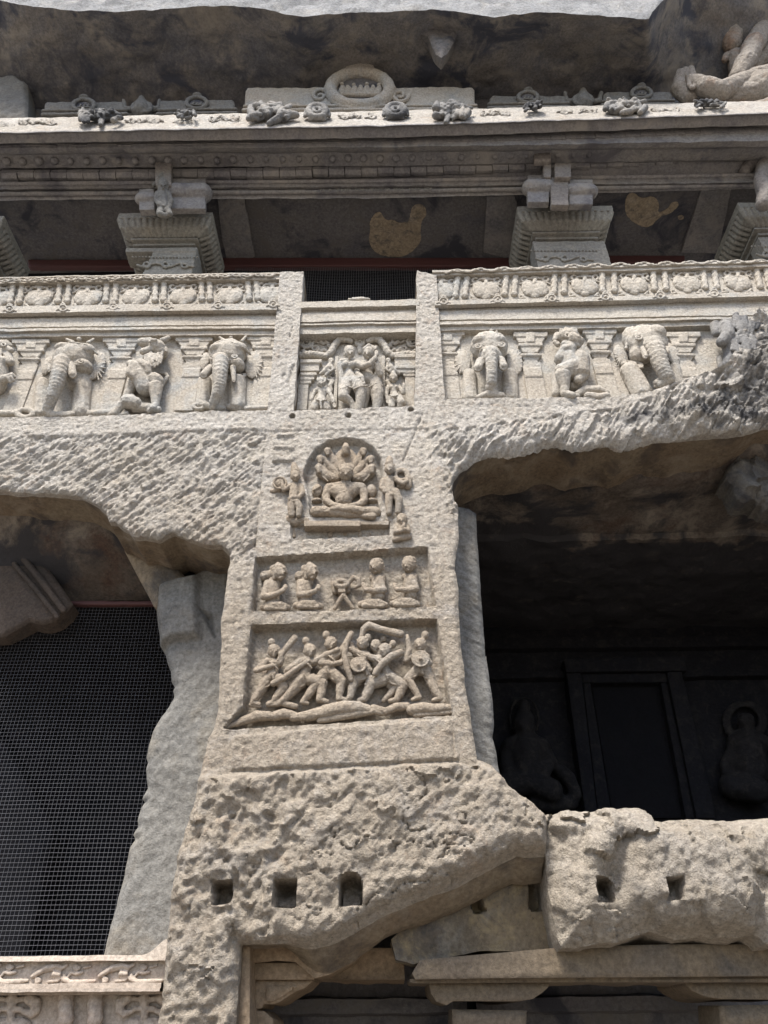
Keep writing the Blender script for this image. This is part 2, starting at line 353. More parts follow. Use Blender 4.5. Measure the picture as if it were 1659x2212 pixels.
        if (tot == 4).all(): Fq = lv.reshape(-1, 4)
        else:
            Fq = np.empty(len(nm.loop_triangles)*3, np.int32); nm.loop_triangles.foreach_get('vertices', Fq); Fq = Fq.reshape(-1, 3)
        ev.to_mesh_clear(); bpy.data.objects.remove(o); bpy.data.meshes.remove(me)
        co = co+no*(wear*fbm3(co*sfr, 3, 4)+wear*1.5*fbm3(co*sfr*.3, 2, 14))[:, None]
        return mk(name, co, Fq, mat, parent, sharp, np.full(len(co), stain_shade) if stain_shade else None)
def one(s, name, mat, label, cat, group=None, **k): return tag(s.build(name, mat, None, **k), label, cat, group)

# ------------------------------------------------------------------ ground
g_ = [(-400, -400, 0), (400, -400, 0), (400, 400, 0), (-400, 400, 0)]
o = mk('ground', g_, [(0, 1, 2, 3)], m_gnd, smooth=False); tag(o, kind='structure')

# ------------------------------------------------------------------ the hewn rock front (y = 0)
def zl(p1, p2, y=0.0):
    a, b = at(*p1, y), at(*p2, y)
    return lambda X: a[2]+(X-a[0])*(b[2]-a[2])/(b[0]-a[0])
def zpl(pts, y=0.0):
    q = sorted([(at(*p, y)[0], at(*p, y)[2]) for p in pts]); return lambda X: np.interp(X, [a for a, b in q], [b for a, b in q])
def SD(X, Z, k, pts, y=0.0): return sdpoly(X, Z, wpoly(P(k, pts), y))[0]
arch_l = P(B2, [(1535, 900), (1480, 850), (1380, 850), (1290, 815), (1200, 790), (1150, 765), (1050, 815), (960, 790), (880, 790), (840, 745), (800, 720), (770, 695), (720, 690), (700, 625), (650, 580), (600, 556), (520, 520), (450, 510), (330, 495), (230, 500), (100, 492), (0, 480)])
arch_r = P(B3, [(1659, 12), (1560, 45), (1450, 60), (1330, 62), (1200, 75), (1100, 82), (1000, 100), (940, 120), (880, 98), (780, 112), (700, 128), (620, 100), (540, 100), (470, 135), (370, 150), (290, 150), (200, 172), (150, 200), (100, 240), (72, 280), (60, 330), (72, 390), (95, 430)])
out = [(-90, 905), (578, 886), (605, 588), (656, 587), (634, 887), (896, 877), (901, 584), (943, 592), (960.6, 862), (1334, 857), (1426, 847), (1471, 830), (1563, 803), (1588, 760), (1600, 715), (1632, 690), (1662, 680), (1780, 690)]
out += [(1780, 905)] + arch_r
out += [(990, 1130)] + P(B3, [(95, 600), (78, 700), (75, 750), (95, 850), (95, 950), (104, 1080), (115, 1200)]) + P(B4, [(122, 120), (130, 240), (150, 330), (160, 420), (178, 520), (190, 600), (230, 612), (265, 630), (310, 690), (340, 740), (400, 785), (440, 800), (490, 840), (530, 880)])
out += P(B6, [(1600, 320), (1603, 400), (1600, 462), (1540, 470), (1480, 462), (1400, 500), (1320, 545), (1230, 590), (1150, 620), (1020, 668), (940, 700), (850, 750), (770, 795), (700, 830), (600, 858), (480, 862), (330, 862), (322, 960), (318, 1080), (310, 1194)]) + [(505, 2320), (500, 3200), (320, 3200)]
out += P(B6, [(-20, 1194), (0, 1100), (12, 960), (30, 800), (50, 640), (80, 480), (108, 390), (140, 300), (160, 180), (200, 0)]) + P(B5, [(1360, 330), (1385, 250), (1400, 180)]) + [(472, 1470), (478, 1390), (476, 1340)] + P(B2, [(1490, 1290), (1500, 1200), (1512, 1120), (1520, 1050), (1535, 970)]) + arch_l + [(-90, 1052)]
out = rough(out, 1.1, 14, 3)
Z_ledge = zpl([(300, 1672), (445, 1668), (560, 1666), (700, 1660), (850, 1650), (996, 1642), (1010, 1650), (1060, 1652), (1200, 1652)])
Z_rl = zpl([(-90, 942), (0, 940.6), (226, 936), (535, 923), (575, 922), (577, 3000)][:-1])
Z_rr = zpl([(880, 905), (960, 925), (1100, 908), (1219, 892), (1330, 880), (1400, 862), (1471, 832), (1560, 805), (1780, 700)])
xw = lambda px, py: at(px, py)[0]
def f_depth(X, Z, sd):
    y = .02*fbm(X*.9, Z*.9, 3, 1)+.006*fbm(X*9, Z*9, 4, 2)
    zp = Z-(-X*0)
    # chiselled band on the left, above the broken arch
    xl_groove = np.interp(Z, [at(553, 1180)[2], at(575, 931)[2]], [xw(553, 1180), xw(575, 931)])
    rl = sm(Z_rl(X)-Z, 0, .03)*sm(xl_groove-X, -.02, .03)*sm(Z-at(490, 1250)[2], 0, .3)
    u = (X+Z)*.7071; v = (Z-X)*.7071
    wz = .25*fbm(X*2, Z*2, 3, 40)
    strokes = np.abs(fbm(u*2.6+wz, v*23, 4, 11, .6)); f1, f2 = worley(u*5.5+wz, v*9, 4)
    y += rl*(.02+.05*(strokes-.2)+.010*(f1-.5)+.018*facet(u*7+wz*2, v*16+fbm(X*6, Z*6, 2, 5), 14)+.018*fbm(X*16, Z*16, 3, 12))
    # chiselled sweep on the right
    rr = sm(Z_rr(X)-Z, 0, .03)*sm(X-xw(905, 930)+.0*Z, -.05, .25)*sm(Z-at(990, 1120)[2], -.3, .2)
    rr *= sm(X-xw(955, 1050), -.05, .12)+sm(Z-at(905, 1000)[2], 0, .1)*.7; rr = np.clip(rr, 0, 1)
    u2 = X*.56+Z*.83; v2 = Z*.56-X*.83
    st2 = np.abs(fbm(u2*2.4+wz, v2*17, 3, 21, .6)); g1, g2 = worley(u2*4+wz, v2*10, 6)
    y += rr*(.01+.062*(st2-.22)+.02*(g1-.5)+.03*facet(u2*5+wz*2, v2*12+fbm(X*6, Z*6, 2, 5), 15)+.018*fbm(X*16, Z*16, 3, 22))
    # right end: rough weathered boulder-like rock swelling out
    far = sm(X-xw(1330, 900), 0, 1.3); wx = .5*fbm(X*3, Z*3, 3, 33); y += far*(-.12+.13*fbm(X*2.2, Z*2.2, 5, 31)+.07*facet(X*4+wx, Z*4+wx, 34)+.035*facet(X*11+wx*2, Z*11, 35)+.04*fbm(X*9, Z*9, 3, 32))
    # rounded lips
    lip = np.clip(1-sd/.05, 0, 1)**2
    topz = at(800, 900)[2]
    y += lip*.03*sm(topz+.05-Z, 0, .1)
    lipr = np.clip(1-sd/.22, 0, 1)**2*sm(X-xw(960, 1000), 0, .3)*sm(Z-at(1000, 1120)[2], 0, .4)*sm(topz-Z+.2, 0, .2); y += lipr*.09
    # dressed picture field on the pier
    fieldx = sm(X-xl_groove, 0, .012); fx2 = np.interp(Z, [at(982, 1545)[2], at(905, 950)[2]], [xw(975, 1545), xw(930, 950)])
    fld = fieldx*sm(fx2-X, 0, .012)*sm(at(750, 925)[2]-Z, 0, .02)*sm(Z-at(700, 1560)[2], 0, .02); y += .012*fld
    y += -.012*np.exp(-((X-xl_groove)/.008)**2)*0+.018*np.exp(-((X-xl_groove+.008)/.009)**2)*sm(at(750, 925)[2]-Z, 0, .02)*sm(Z-at(700, 1190)[2], 0, .02)
    y += .022*np.exp(-((X-fx2)/.012)**2)*sm(Z-at(982, 1640)[2], 0, .02)*sm(at(960, 1480)[2]-Z, 0, .02)
    # niche of the enthroned figure
    s = SD(X, Z, A6, [(500, 470), (515, 400), (545, 330), (600, 250), (700, 185), (830, 158), (960, 178), (1060, 235), (1120, 320), (1145, 420), (1140, 560), (1120, 800), (560, 800), (540, 600)]); y += .10*sm(s, -.005, .02)
    s = SD(X, Z, A6, [(400, 850), (1190, 850), (1200, 950), (660, 972), (410, 985)]); y += .06*sm(s, -.005, .015)
    # two story panels
    s = SD(X, Z, B1, rough([(210, 142), (1365, 72), (1390, 300), (1418, 462), (700, 492), (186, 498)], 1.5, 60, 2)); y += .105*sm(s, -.004, .014)
    s = SD(X, Z, B1, rough([(180, 592), (1425, 550), (1470, 850), (1530, 1190), (900, 1235), (60, 1290), (-10, 1285), (122, 1140)], 2, 60, 4)); y += .115*sm(s, -.004, .014)
    # plain block under them
    s = SD(X, Z, B6, [(288, 0), (292, 148), (700, 128), (1245, 100), (1215, -75), (850, -50)]); y -= .025*sm(s, -.004, .02)*sm(Z-Z_ledge(X), -.02, .02)
    # jutting mass below the ledge
    lo = sm(Z_ledge(X)-Z+.015*fbm(X*7, Z*0, 3, 55), 0, .07); y -= lo*.13
    drop = np.clip((Z_ledge(X)-Z)/2.2, 0, 1); y += lo*drop*.10
    # pecked hollows, strongest at lower left
    xp = sm(np.interp(Z, [at(600, 2150)[2], at(720, 1700)[2]], [xw(640, 2100), xw(700, 1700)])-X, -.2, .35)
    a1, a2 = worley(X*7+.9*fbm(X*5, Z*5, 3, 61), Z*7+.9*fbm(X*5, Z*5, 3, 62), 8); b1, b2 = worley(X*5, Z*4.2, 9)
    y += lo*xp*(.07*(.55-a1)*(.2+1.1*sm(fbm(X*2.2, Z*2.2, 2, 59), -.2, .3))+.03*(.5-b1)+.035*facet(X*8+1.2*fbm(X*6, Z*6, 3, 57), Z*8+1.2*fbm(X*6, Z*6, 3, 58), 56)+.028*fbm(X*17, Z*17, 4, 63)+.02*np.abs(fbm(X*9, Z*13, 3, 69)))
    hol = sm(fbm(X*8, Z*8, 3, 66), .25, .5); wf = .8*fbm(X*4, Z*4, 3, 52); dg = (X+Z)*.7071; dv = (Z-X)*.7071; y += lo*(1-xp)*(.03*(np.abs(fbm(dg*3+wf*.3, dv*15, 3, 51))-.2)+.05*fbm(X*2.4, Z*3, 3, 64)+.012*fbm(X*13, Z*15, 4, 65)+.020*facet(X*3.5+wf, Z*4.5+wf, 53)+.018*facet(X*14+wf, Z*18+wf, 54)+.012*hol*sm(X-xw(700, 1750), -.1, .2))
    crk = np.abs(fbm(X*2.3+3, Z*3.1, 4, 67)); y += lo*(1-xp)*.03*np.exp(-(crk/.012)**2)
    y += (1-lo*.3)*.012*fbm(X*30, Z*30, 2, 68)
    y += lo*np.clip(1-sd/.12, 0, 1)**2*.07
    # sockets and drill holes
    for k, q, dp in ((B6, [(224, 607), (300, 607), (302, 700), (226, 703)], .26), (B6, [(480, 602), (566, 601), (565, 714), (478, 714)], .26), (B6, [(746, 620), (752, 595), (775, 577), (808, 577), (830, 592), (838, 620), (838, 702), (748, 706)], .26)):
        s = SD(X, Z, k, q); y += dp*1.2*sm(s, -.006, .006)
        zb = at(*k(*q[-1]))[2]; y -= sm(s, 0, .01)*.17*np.clip(1-(Z-zb)/.16, 0, 1)
    s = SD(X, Z, B4, [(148, 645), (195, 640), (205, 680), (150, 688)]); y += .06*sm(s, -.004, .006)
    for cx, cy in ((290, 1275), (735, 1270), (1235, 1222)):
        p = at(*A4(cx, cy)); y += .16*sm(.029-np.hypot(X-p[0], Z-p[2]), -.004, .006)
    # small carved motif left of the niche
    for q, dp in (([(285, 135), (425, 120), (430, 150), (290, 160)], .02), ([(262, 225), (440, 222), (440, 255), (262, 250)], .02), ([(250, 310), (435, 320), (430, 362), (255, 360)], .03)):
        s = SD(X, Z, A6, q); y -= dp*sm(s, -.004, .01)
    # scar running down from the right corner of the central bay
    y += .02*np.exp(-((X-np.interp(Z, [at(850, 1000)[2], at(905, 890)[2]], [xw(868, 1000), xw(915, 890)]))/.012)**2)*sm(Z-at(850, 1000)[2], 0, .05)*sm(at(905, 885)[2]-Z, 0, .05)
    # gouges on the left pilaster
    for a in ((300, 870, 260, 1010, .03), (290, 560, 270, 640, .02), (230, 940, 205, 960, .02)):
        p, q = at(*A4(a[0], a[1])), at(*A4(a[2], a[3])); t = np.clip(((X-p[0])*(q[0]-p[0])+(Z-p[2])*(q[2]-p[2]))/((q[0]-p[0])**2+(q[2]-p[2])**2), 0, 1)
        d = np.hypot(X-p[0]-t*(q[0]-p[0]), Z-p[2]-t*(q[2]-p[2])); y += .03*sm(a[4]-d+.01*fbm(X*15, Z*15, 2, 70), 0, .03)
    return y
def f_stain(X, Z, sd):
    a = sdpoly(X, Z, wpoly([(1300, 905), (1420, 862), (1480, 838), (1570, 808), (1600, 715), (1640, 690), (1790, 690), (1790, 930), (1560, 940), (1450, 920)]))[0]
    s = .60*sm(a+.3*fbm(X*3, Z*3, 4, 71), -.1, .25)
    return s
def f_rz(X, Z):
    # underside: level over the openings, falling inwards under the jutting mass
    return -.17*sm(at(600, 1745)[2]-Z, 0, .3)*sm(X-xw(600, 2000), 0, .35)
def ryk(a, b): return lambda X, Z: a+(b-a)*sm(at(600, 1745)[2]-Z, 0, .2)*sm(X-xw(500, 2000), 0, .1)
def rzk(k): return lambda X, Z: k*f_rz(X, Z)
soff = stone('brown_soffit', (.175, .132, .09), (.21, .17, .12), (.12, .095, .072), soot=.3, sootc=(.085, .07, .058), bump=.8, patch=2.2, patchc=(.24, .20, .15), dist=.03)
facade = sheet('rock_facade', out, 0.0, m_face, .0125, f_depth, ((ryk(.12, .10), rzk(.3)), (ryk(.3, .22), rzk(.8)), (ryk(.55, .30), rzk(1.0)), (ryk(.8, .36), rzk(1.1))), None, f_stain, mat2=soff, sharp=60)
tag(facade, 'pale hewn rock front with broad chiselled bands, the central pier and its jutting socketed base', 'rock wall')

# ------------------------------------------------------------------ rock under and behind the front
def row(pL, dL, pR, dR): return (at(*pL, dL), at(*pR, dR))
def zflip(p, z): q = np.array(p, float); q[2] = z; return q
def fix(p, x=None, y=None, z=None):
    q = np.array(p, float)
    if x is not None: q[0] = x
    if y is not None: q[1] = y
    if z is not None: q[2] = z
    return q
# right cave: roof, back wall, floor
a, b = at(990, 1010, .5), at(1750, 905, .5); zc = at(1300, 1160, 1.7)[2]
xl, xr = at(985, 1100, .5)[0], 6.4
zb = at(1300, 1364, 4.1)[2]
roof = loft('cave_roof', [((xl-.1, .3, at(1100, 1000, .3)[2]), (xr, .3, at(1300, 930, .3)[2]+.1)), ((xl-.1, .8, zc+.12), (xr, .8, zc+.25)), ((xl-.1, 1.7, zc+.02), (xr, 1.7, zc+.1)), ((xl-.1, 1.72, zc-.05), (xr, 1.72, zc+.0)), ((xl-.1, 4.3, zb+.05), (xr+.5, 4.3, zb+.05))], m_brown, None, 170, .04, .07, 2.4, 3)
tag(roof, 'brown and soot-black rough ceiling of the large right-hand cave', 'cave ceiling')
me = roof.data; n = len(me.vertices); co = np.empty(n*3, np.float32); me.vertices.foreach_get('co', co); co = co.reshape(-1, 3)+np.array(roof['_w'])
at_ = me.attributes.new('stain_shade', 'FLOAT', 'POINT')
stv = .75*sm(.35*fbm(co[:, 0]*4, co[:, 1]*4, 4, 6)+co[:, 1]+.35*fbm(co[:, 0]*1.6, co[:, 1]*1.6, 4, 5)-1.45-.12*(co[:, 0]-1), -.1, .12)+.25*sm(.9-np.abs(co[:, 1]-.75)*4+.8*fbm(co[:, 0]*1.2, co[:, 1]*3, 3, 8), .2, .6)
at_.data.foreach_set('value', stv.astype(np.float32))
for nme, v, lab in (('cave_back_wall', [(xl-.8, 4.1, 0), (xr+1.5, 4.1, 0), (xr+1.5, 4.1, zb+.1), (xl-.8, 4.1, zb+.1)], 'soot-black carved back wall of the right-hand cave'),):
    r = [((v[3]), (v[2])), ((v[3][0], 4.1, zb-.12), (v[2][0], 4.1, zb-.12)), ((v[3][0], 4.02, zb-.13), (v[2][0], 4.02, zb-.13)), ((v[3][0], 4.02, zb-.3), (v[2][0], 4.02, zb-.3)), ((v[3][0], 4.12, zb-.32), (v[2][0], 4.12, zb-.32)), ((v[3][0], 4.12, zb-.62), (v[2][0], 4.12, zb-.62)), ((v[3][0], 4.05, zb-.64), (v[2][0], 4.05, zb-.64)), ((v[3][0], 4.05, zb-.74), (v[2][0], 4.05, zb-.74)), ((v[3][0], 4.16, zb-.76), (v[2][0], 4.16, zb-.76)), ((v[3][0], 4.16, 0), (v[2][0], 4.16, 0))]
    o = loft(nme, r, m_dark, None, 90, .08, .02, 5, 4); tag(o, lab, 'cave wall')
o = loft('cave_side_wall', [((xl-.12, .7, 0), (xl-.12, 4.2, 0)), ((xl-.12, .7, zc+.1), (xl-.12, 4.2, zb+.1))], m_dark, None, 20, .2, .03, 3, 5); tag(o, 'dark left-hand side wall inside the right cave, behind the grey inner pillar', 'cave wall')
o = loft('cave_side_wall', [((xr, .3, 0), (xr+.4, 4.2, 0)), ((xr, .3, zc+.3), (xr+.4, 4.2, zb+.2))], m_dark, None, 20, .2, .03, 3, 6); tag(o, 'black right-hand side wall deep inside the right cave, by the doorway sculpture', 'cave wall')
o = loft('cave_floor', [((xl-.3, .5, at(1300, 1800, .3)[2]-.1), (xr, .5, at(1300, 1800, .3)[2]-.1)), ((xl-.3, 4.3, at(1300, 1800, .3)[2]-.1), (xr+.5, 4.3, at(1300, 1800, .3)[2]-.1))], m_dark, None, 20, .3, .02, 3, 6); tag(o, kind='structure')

# doorway on the back wall
dw = thing('stone_doorway', at(1390, 1760, 4.1), 'tall black stone doorway with a stepped frame in the back wall of the right cave', 'doorway')
yb = 3.99
def slab(name, k, pts, y0, y1, mat, parent=None, st=.03, amp=.006, **kw):
    return sheet(name, P(k, pts), y0, mat, st, lambda X, Z, s: amp*fbm(X*7, Z*7, 4, 9)+np.clip(1-s/.03, 0, 1)**2*.012, ((y1-y0, 0),), parent, **kw)
slab('door_jamb', B4, [(640, 160), (715, 165), (800, 900), (740, 900)], 3.9, 4.14, m_dark, dw)
slab('door_jamb', B4, [(725, 215), (762, 215), (872, 900), (805, 900)], 3.97, 4.14, m_dark, dw)
slab('door_jamb', B4, [(1150, 160), (1222, 155), (1400, 900), (1300, 900)], 3.9, 4.14, m_dark, dw)
slab('door_jamb', B4, [(1118, 215), (1148, 215), (1295, 900), (1246, 900)], 3.97, 4.14, m_dark, dw)
slab('lintel', B4, [(625, 95), (1240, 80), (1248, 153), (640, 160)], 3.86, 4.14, m_dark, dw)
slab('lintel', B4, [(718, 166), (1148, 162), (1148, 212), (722, 214)], 3.95, 4.14, m_dark, dw)
slab('door_dark_slab', B4, [(766, 218), (1116, 218), (1242, 900), (876, 900)], 4.10, 4.2, m_black, dw)  # black slab, its colour stands in for the unlit space beyond

# right inner jamb pillar, grey, set back behind the pier
jp = rough(P(B3, [(70, 420), (150, 432), (185, 460), (190, 600), (200, 720), (206, 820), (214, 930), (224, 1060), (235, 1214)])+P(B4, [(236, 60), (250, 160), (268, 300), (272, 370), (276, 430), (268, 480), (288, 560), (300, 640), (315, 700), (325, 800)])+[(1090, 1790), (960, 1790), (930, 1400), (940, 1090)], .8, 20, 5)
def jd(X, Z, s):
    st = np.abs(fbm(X*9, Z*16+X*9, 4, 15)); return .03*st+.05*fbm(X*1.5, Z*1.5, 3, 16)+np.clip(1-s/.06, 0, 1)**2*.05
o = sheet('inner_pillar', jp, .42, m_grey, .016, jd, ((.75, 0),), None, lambda X, Z, s: .55*sm(Z-at(1000, 1160, .42)[2], 0, .4)); tag(o, 'narrow grey tool-marked pillar just right of the central pier, edging the dark cave', 'pillar')

# boulder ledge at the right and the shaded wall between it and the pier base
bl = P(B4, [(536, 872), (560, 872), (600, 860), (650, 850), (700, 850), (760, 853), (810, 845), (870, 842), (900, 850), (950, 842), (1010, 842), (1050, 852), (1080, 865), (1110, 885), (1160, 893), (1200, 885), (1260, 882), (1340, 885), (1420, 886), (1500, 890), (1580, 880), (1659, 878)])+[(1770, 1757), (1780, 2040)]+P(B7, [(1659, 470), (1635, 440), (1600, 420), (1540, 436), (1470, 432), (1380, 425), (1280, 440), (1200, 418), (1150, 402), (1080, 425), (1000, 455), (900, 462), (820, 480), (740, 482), (720, 420), (700, 330), (680, 230), (672, 150), (665, 60), (660, 0)])
bl = rough(bl, 1.2, 12, 6)
def bd(X, Z, s):
    y = -.10+.12*fbm(X*1.1+4, Z*1.3, 3, 80)+.015*fbm(X*6, Z*7, 5, 81)+.022*fbm(X*24, Z*24, 3, 82)+.10*facet(X*1.6+.5*fbm(X*3, Z*3, 4, 85), Z*1.8+.5*fbm(X*3, Z*3, 4, 86), 87, 1.3)+.03*facet(X*5+fbm(X*4, Z*4, 3, 88), Z*5.5, 89)+.022*np.exp(-(fbm(X*1.5+9, Z*1.5, 4, 93)/.012)**2)
    y += np.clip(1-s/.3, 0, 1)**2*.22
    for p, q, dp in ((( 1010, 0), (960, 190), .13), ((1659, 60), (1600, 300), .10)):
        a, b = at(*B7(*p)), at(*B7(*q)); t = np.clip(((X-a[0])*(b[0]-a[0])+(Z-a[2])*(b[2]-a[2]))/((b[0]-a[0])**2+(b[2]-a[2])**2), 0, 1)
        d = np.hypot(X-a[0]-t*(b[0]-a[0]), Z-a[2]-t*(b[2]-a[2])); y += dp*np.exp(-(d/.10)**2)
    e = SD(X, Z, B7, [(670, -60), (880, -60), (855, 60), (860, 150), (690, 140)]); y += .10*sm(e, -.03, .08)
    # raised dressed plate round the right-hand socket
    e = SD(X, Z, B7, [(1105, -40), (1330, -60), (1480, 60), (1610, 260), (1600, 415), (1300, 410), (1160, 400), (1130, 270)]); y -= .07*sm(e+.02*fbm(X*8, Z*8, 2, 83), -.02, .05)
    for q in ([(876, 178), (935, 172), (958, 195), (962, 282), (880, 286)], [(1172, 186), (1243, 184), (1248, 280), (1185, 284)]):
        s2 = SD(X, Z, B7, q); y += .25*sm(s2, -.006, .008); zb2 = at(*B7(*q[-1]))[2]; y -= sm(s2, 0, .01)*.16*np.clip(1-(Z-zb2)/.12, 0, 1)
    return y
o = sheet('boulder_ledge', bl, -.02, m_ledge, .0135, bd, ((.2, 0), (.5, -.05), (.9, -.1)), None, lambda X, Z, s: .34*sm(at(1300, 1900)[2]-Z, -.4, -.1)*sm(fbm(X*2.5, Z*2.5, 3, 90), -.1, .5)+.0*X, sharp=60)
tag(o, 'swelling pale boulder-like ledge with two square sockets, below the dark right-hand cave', 'rock ledge')
rw = rough(P(B7, [(690, 10), (640, 40), (560, 70), (470, 100), (370, 180), (280, 230), (190, 290), (110, 350), (0, 410), (-40, 450), (-20, 540), (60, 560), (360, 500), (760, 500), (760, 300), (700, 200)]), 1, 15, 7)
def rd(X, Z, s):
    y = .04*fbm(X*2.5, Z*2.5, 4, 91)+.012*fbm(X*12, Z*12, 3, 92)
    for q in ([(318, 232), (345, 225), (382, 318), (340, 330), (325, 300)], [(584, 195), (612, 180), (640, 200), (650, 300), (620, 318), (590, 305)]): y += .16*sm(SD(X, Z, B7, q, .4), -.01, .01)
    e = SD(X, Z, B7, [(370, 200), (640, 60), (640, 110), (540, 140), (500, 190), (430, 210), (360, 250)], .4); y -= .05*sm(e, -.01, .05)
    return y
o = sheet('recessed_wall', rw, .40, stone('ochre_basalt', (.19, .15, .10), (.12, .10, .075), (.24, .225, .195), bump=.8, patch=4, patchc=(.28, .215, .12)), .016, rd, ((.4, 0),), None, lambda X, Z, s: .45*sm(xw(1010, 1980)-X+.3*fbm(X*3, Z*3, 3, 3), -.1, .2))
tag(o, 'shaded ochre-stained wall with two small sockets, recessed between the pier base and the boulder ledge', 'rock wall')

# stone lintel with two bracket capitals at lower right
ln = thing('stone_lintel', at(1250, 2110, .3), 'long stepped stone lintel over two bracket capitals, under the boulder ledge at bottom right', 'lintel')
m_ln = stone('ochre_lintel', (.165, .13, .09), (.13, .105, .08), (.11, .095, .078), bump=.6, speck=.6)
slab('fascia', B7, [(90, 540), (300, 520), (740, 482), (1200, 470), (1700, 470), (1750, 612), (1700, 612), (960, 618), (420, 622), (70, 628), (55, 600)], .26, .9, m_ln, ln, .02, .02)
slab('lower_moulding', B7, [(20, 628), (75, 624), (960, 618), (1760, 612), (1760, 640), (960, 640), (660, 640), (60, 645)], .34, .95, m_ln, ln, .02, .01)
slab('bracket', B7, [(130, 645), (272, 645), (530, 645), (680, 640), (668, 665), (640, 690), (600, 716), (540, 726), (240, 726), (210, 745), (165, 728), (140, 690)], .42, 1.2, m_ln, ln, .016, .008)
slab('bracket', B7, [(1280, 642), (1760, 638), (1760, 720), (1450, 716), (1380, 706), (1320, 680)], .46, 1.2, m_ln, ln, .016, .008)
o = sheet('lower_pillar', rough(P(B7, [(236, 762), (575, 768), (570, 900), (560, 1700), (250, 1700), (240, 900)]), .4, 20), .5, m_ln, .02, lambda X, Z, s: .01*fbm(X*8, Z*8, 3, 6)+np.clip(1-s/.05, 0, 1)**2*.04, ((.5, 0),)); tag(o, 'square pillar head carrying the left bracket of the long lintel at bottom right', 'pillar')
o = sheet('lower_pillar', rough(P(B7, [(1450, 745), (1800, 740), (1800, 1700), (1460, 1700)]), .4, 20), .5, m_ln, .02, lambda X, Z, s: .02*np.sin(Z*60)*.3+.01*fbm(X*8, Z*8, 3, 6)+np.clip(1-s/.05, 0, 1)**2*.04, ((.5, 0),)); tag(o, 'pillar head with ringed mouldings in the bottom right corner', 'pillar')
# bracket and beam under the jutting mass
bk = thing('stepped_bracket', at(500, 2160, .5), 'stepped stone bracket in brown shade tucked under the jutting pier base', 'bracket')
m_bk = stone('brown_bracket', (.26, .19, .125), (.20, .15, .10), (.28, .215, .15), bump=.5)
slab('beam', B6, [(300, 850), (860, 850), (800, 930), (700, 990), (640, 1005), (560, 935), (480, 930), (370, 940), (300, 940)], .35, 1.2, m_bk, bk, .02, .02)
slab('moulding', B6, [(372, 940), (600, 940), (640, 975), (640, 1010), (372, 1010)], .42, 1.1, m_bk, bk, .016, .006)
slab('bracket_block', B6, [(372, 1012), (638, 1012), (600, 1045), (560, 1060), (500, 1100), (470, 1112), (430, 1112), (420, 1130), (372, 1130)], .47, 1.1, m_bk, bk, .016, .006)
slab('panel', B6, [(440, 1038), (570, 1038), (500, 1085), (470, 1100), (440, 1100)], .44, .6, m_bk, bk, .016, .004)
slab('jamb', B6, [(318, 862), (371, 862), (371, 1700), (318, 1700)], .16, .8, m_bk, bk, .02, .02)
slab('lower_block', B6, [(372, 1140), (430, 1140), (470, 1175), (470, 1260), (430, 1300), (430, 1700), (372, 1700)], .5, 1.1, m_bk, bk, .016, .006)
zt = at(700, 2010, 1.2)[2]
bw = loft('lower_hall_wall', [((-1.9, 1.6, zt+.6), (6, 1.6, zt+.6)), ((-1.9, 1.6, 1.84), (6, 1.6, 1.84)), ((-1.9, 1.5, 1.82), (6, 1.5, 1.82)), ((-1.9, 1.5, 1.72), (6, 1.5, 1.72)), ((-1.9, 1.66, 1.7), (6, 1.66, 1.7)), ((-1.9, 1.66, -.1), (6, 1.66, -.1))], m_soot, None, 90, .07, .025, 5, 14); tag(bw, 'dark sooty wall of the ground-floor hall behind the lower pillars', 'cave wall')
o = sheet('lower_rock_strip', P(B6, [(600, 990), (760, 880), (1010, 880), (1015, 1010), (620, 1010)]), .75, m_bk, .03, lambda X, Z, s: .03*np.sign(np.sin(Z*26))*.3+.02*fbm(X*4, Z*9, 3, 2), ((.6, 0),)); tag(o, 'dark layered strip of rock between the pier base and the lintel end', 'rock')

# ------------------------------------------------------------------ left cave behind the wire mesh
_x = stone('brown_soffit', (.20, .15, .10), (.25, .20, .13), (.13, .105, .08), soot=.2, bump=.7)
cl = loft('left_cave_ceiling', [(fix(at(-60, 1085, .5), x=-5.5), fix(at(500, 1150, .5), x=-1.2)), (fix(at(-60, 1110, .6), x=-5.5), fix(at(500, 1200, .6), x=-1.2)), (fix(at(-60, 1300, 1.3), x=-5.5), fix(at(500, 1296, 1.3), x=-1.2))], m_brown, None, 130, .04, .02, 5, 8); tag(cl, 'brown tool-marked ceiling above the wire mesh of the left cave', 'cave ceiling')
brk = thing('capital_block', at(70, 1380, .95), 'large brown bracket capital with two ribs hanging from the left cave ceiling', 'capital')
m_brk = stone('brown_capital', (.085, .065, .052), (.07, .056, .046), (.055, .046, .04), bump=.7, fine=1.4)
sheet('block', rough(P(B2, [(-150, 930), (150, 925), (200, 880), (240, 900), (480, 1250), (430, 1310), (360, 1365), (290, 1385), (230, 1378), (190, 1368), (120, 1410), (60, 1440), (20, 1468), (-150, 1480)]), 1, 20, 3), .95, m_brk, .018, lambda X, Z, s: .012*fbm(X*3, Z*3, 3, 7)+.014*np.abs(fbm(X*18+Z*9, Z*22, 3, 8))+np.clip(1-s/.04, 0, 1)**2*.04, ((.24, 0),), brk)
s = S(B2, .93); s.c((150, 945, 20, .02), (300, 1130, 22, .02), (425, 1300, 20, .02)); s.build('rib', m_brk, brk, .01)
s = S(B2, .93); s.c((95, 990, 16, .02), (250, 1170, 16, .02), (385, 1345, 16, .02)); s.build('rib', m_brk, brk, .01)
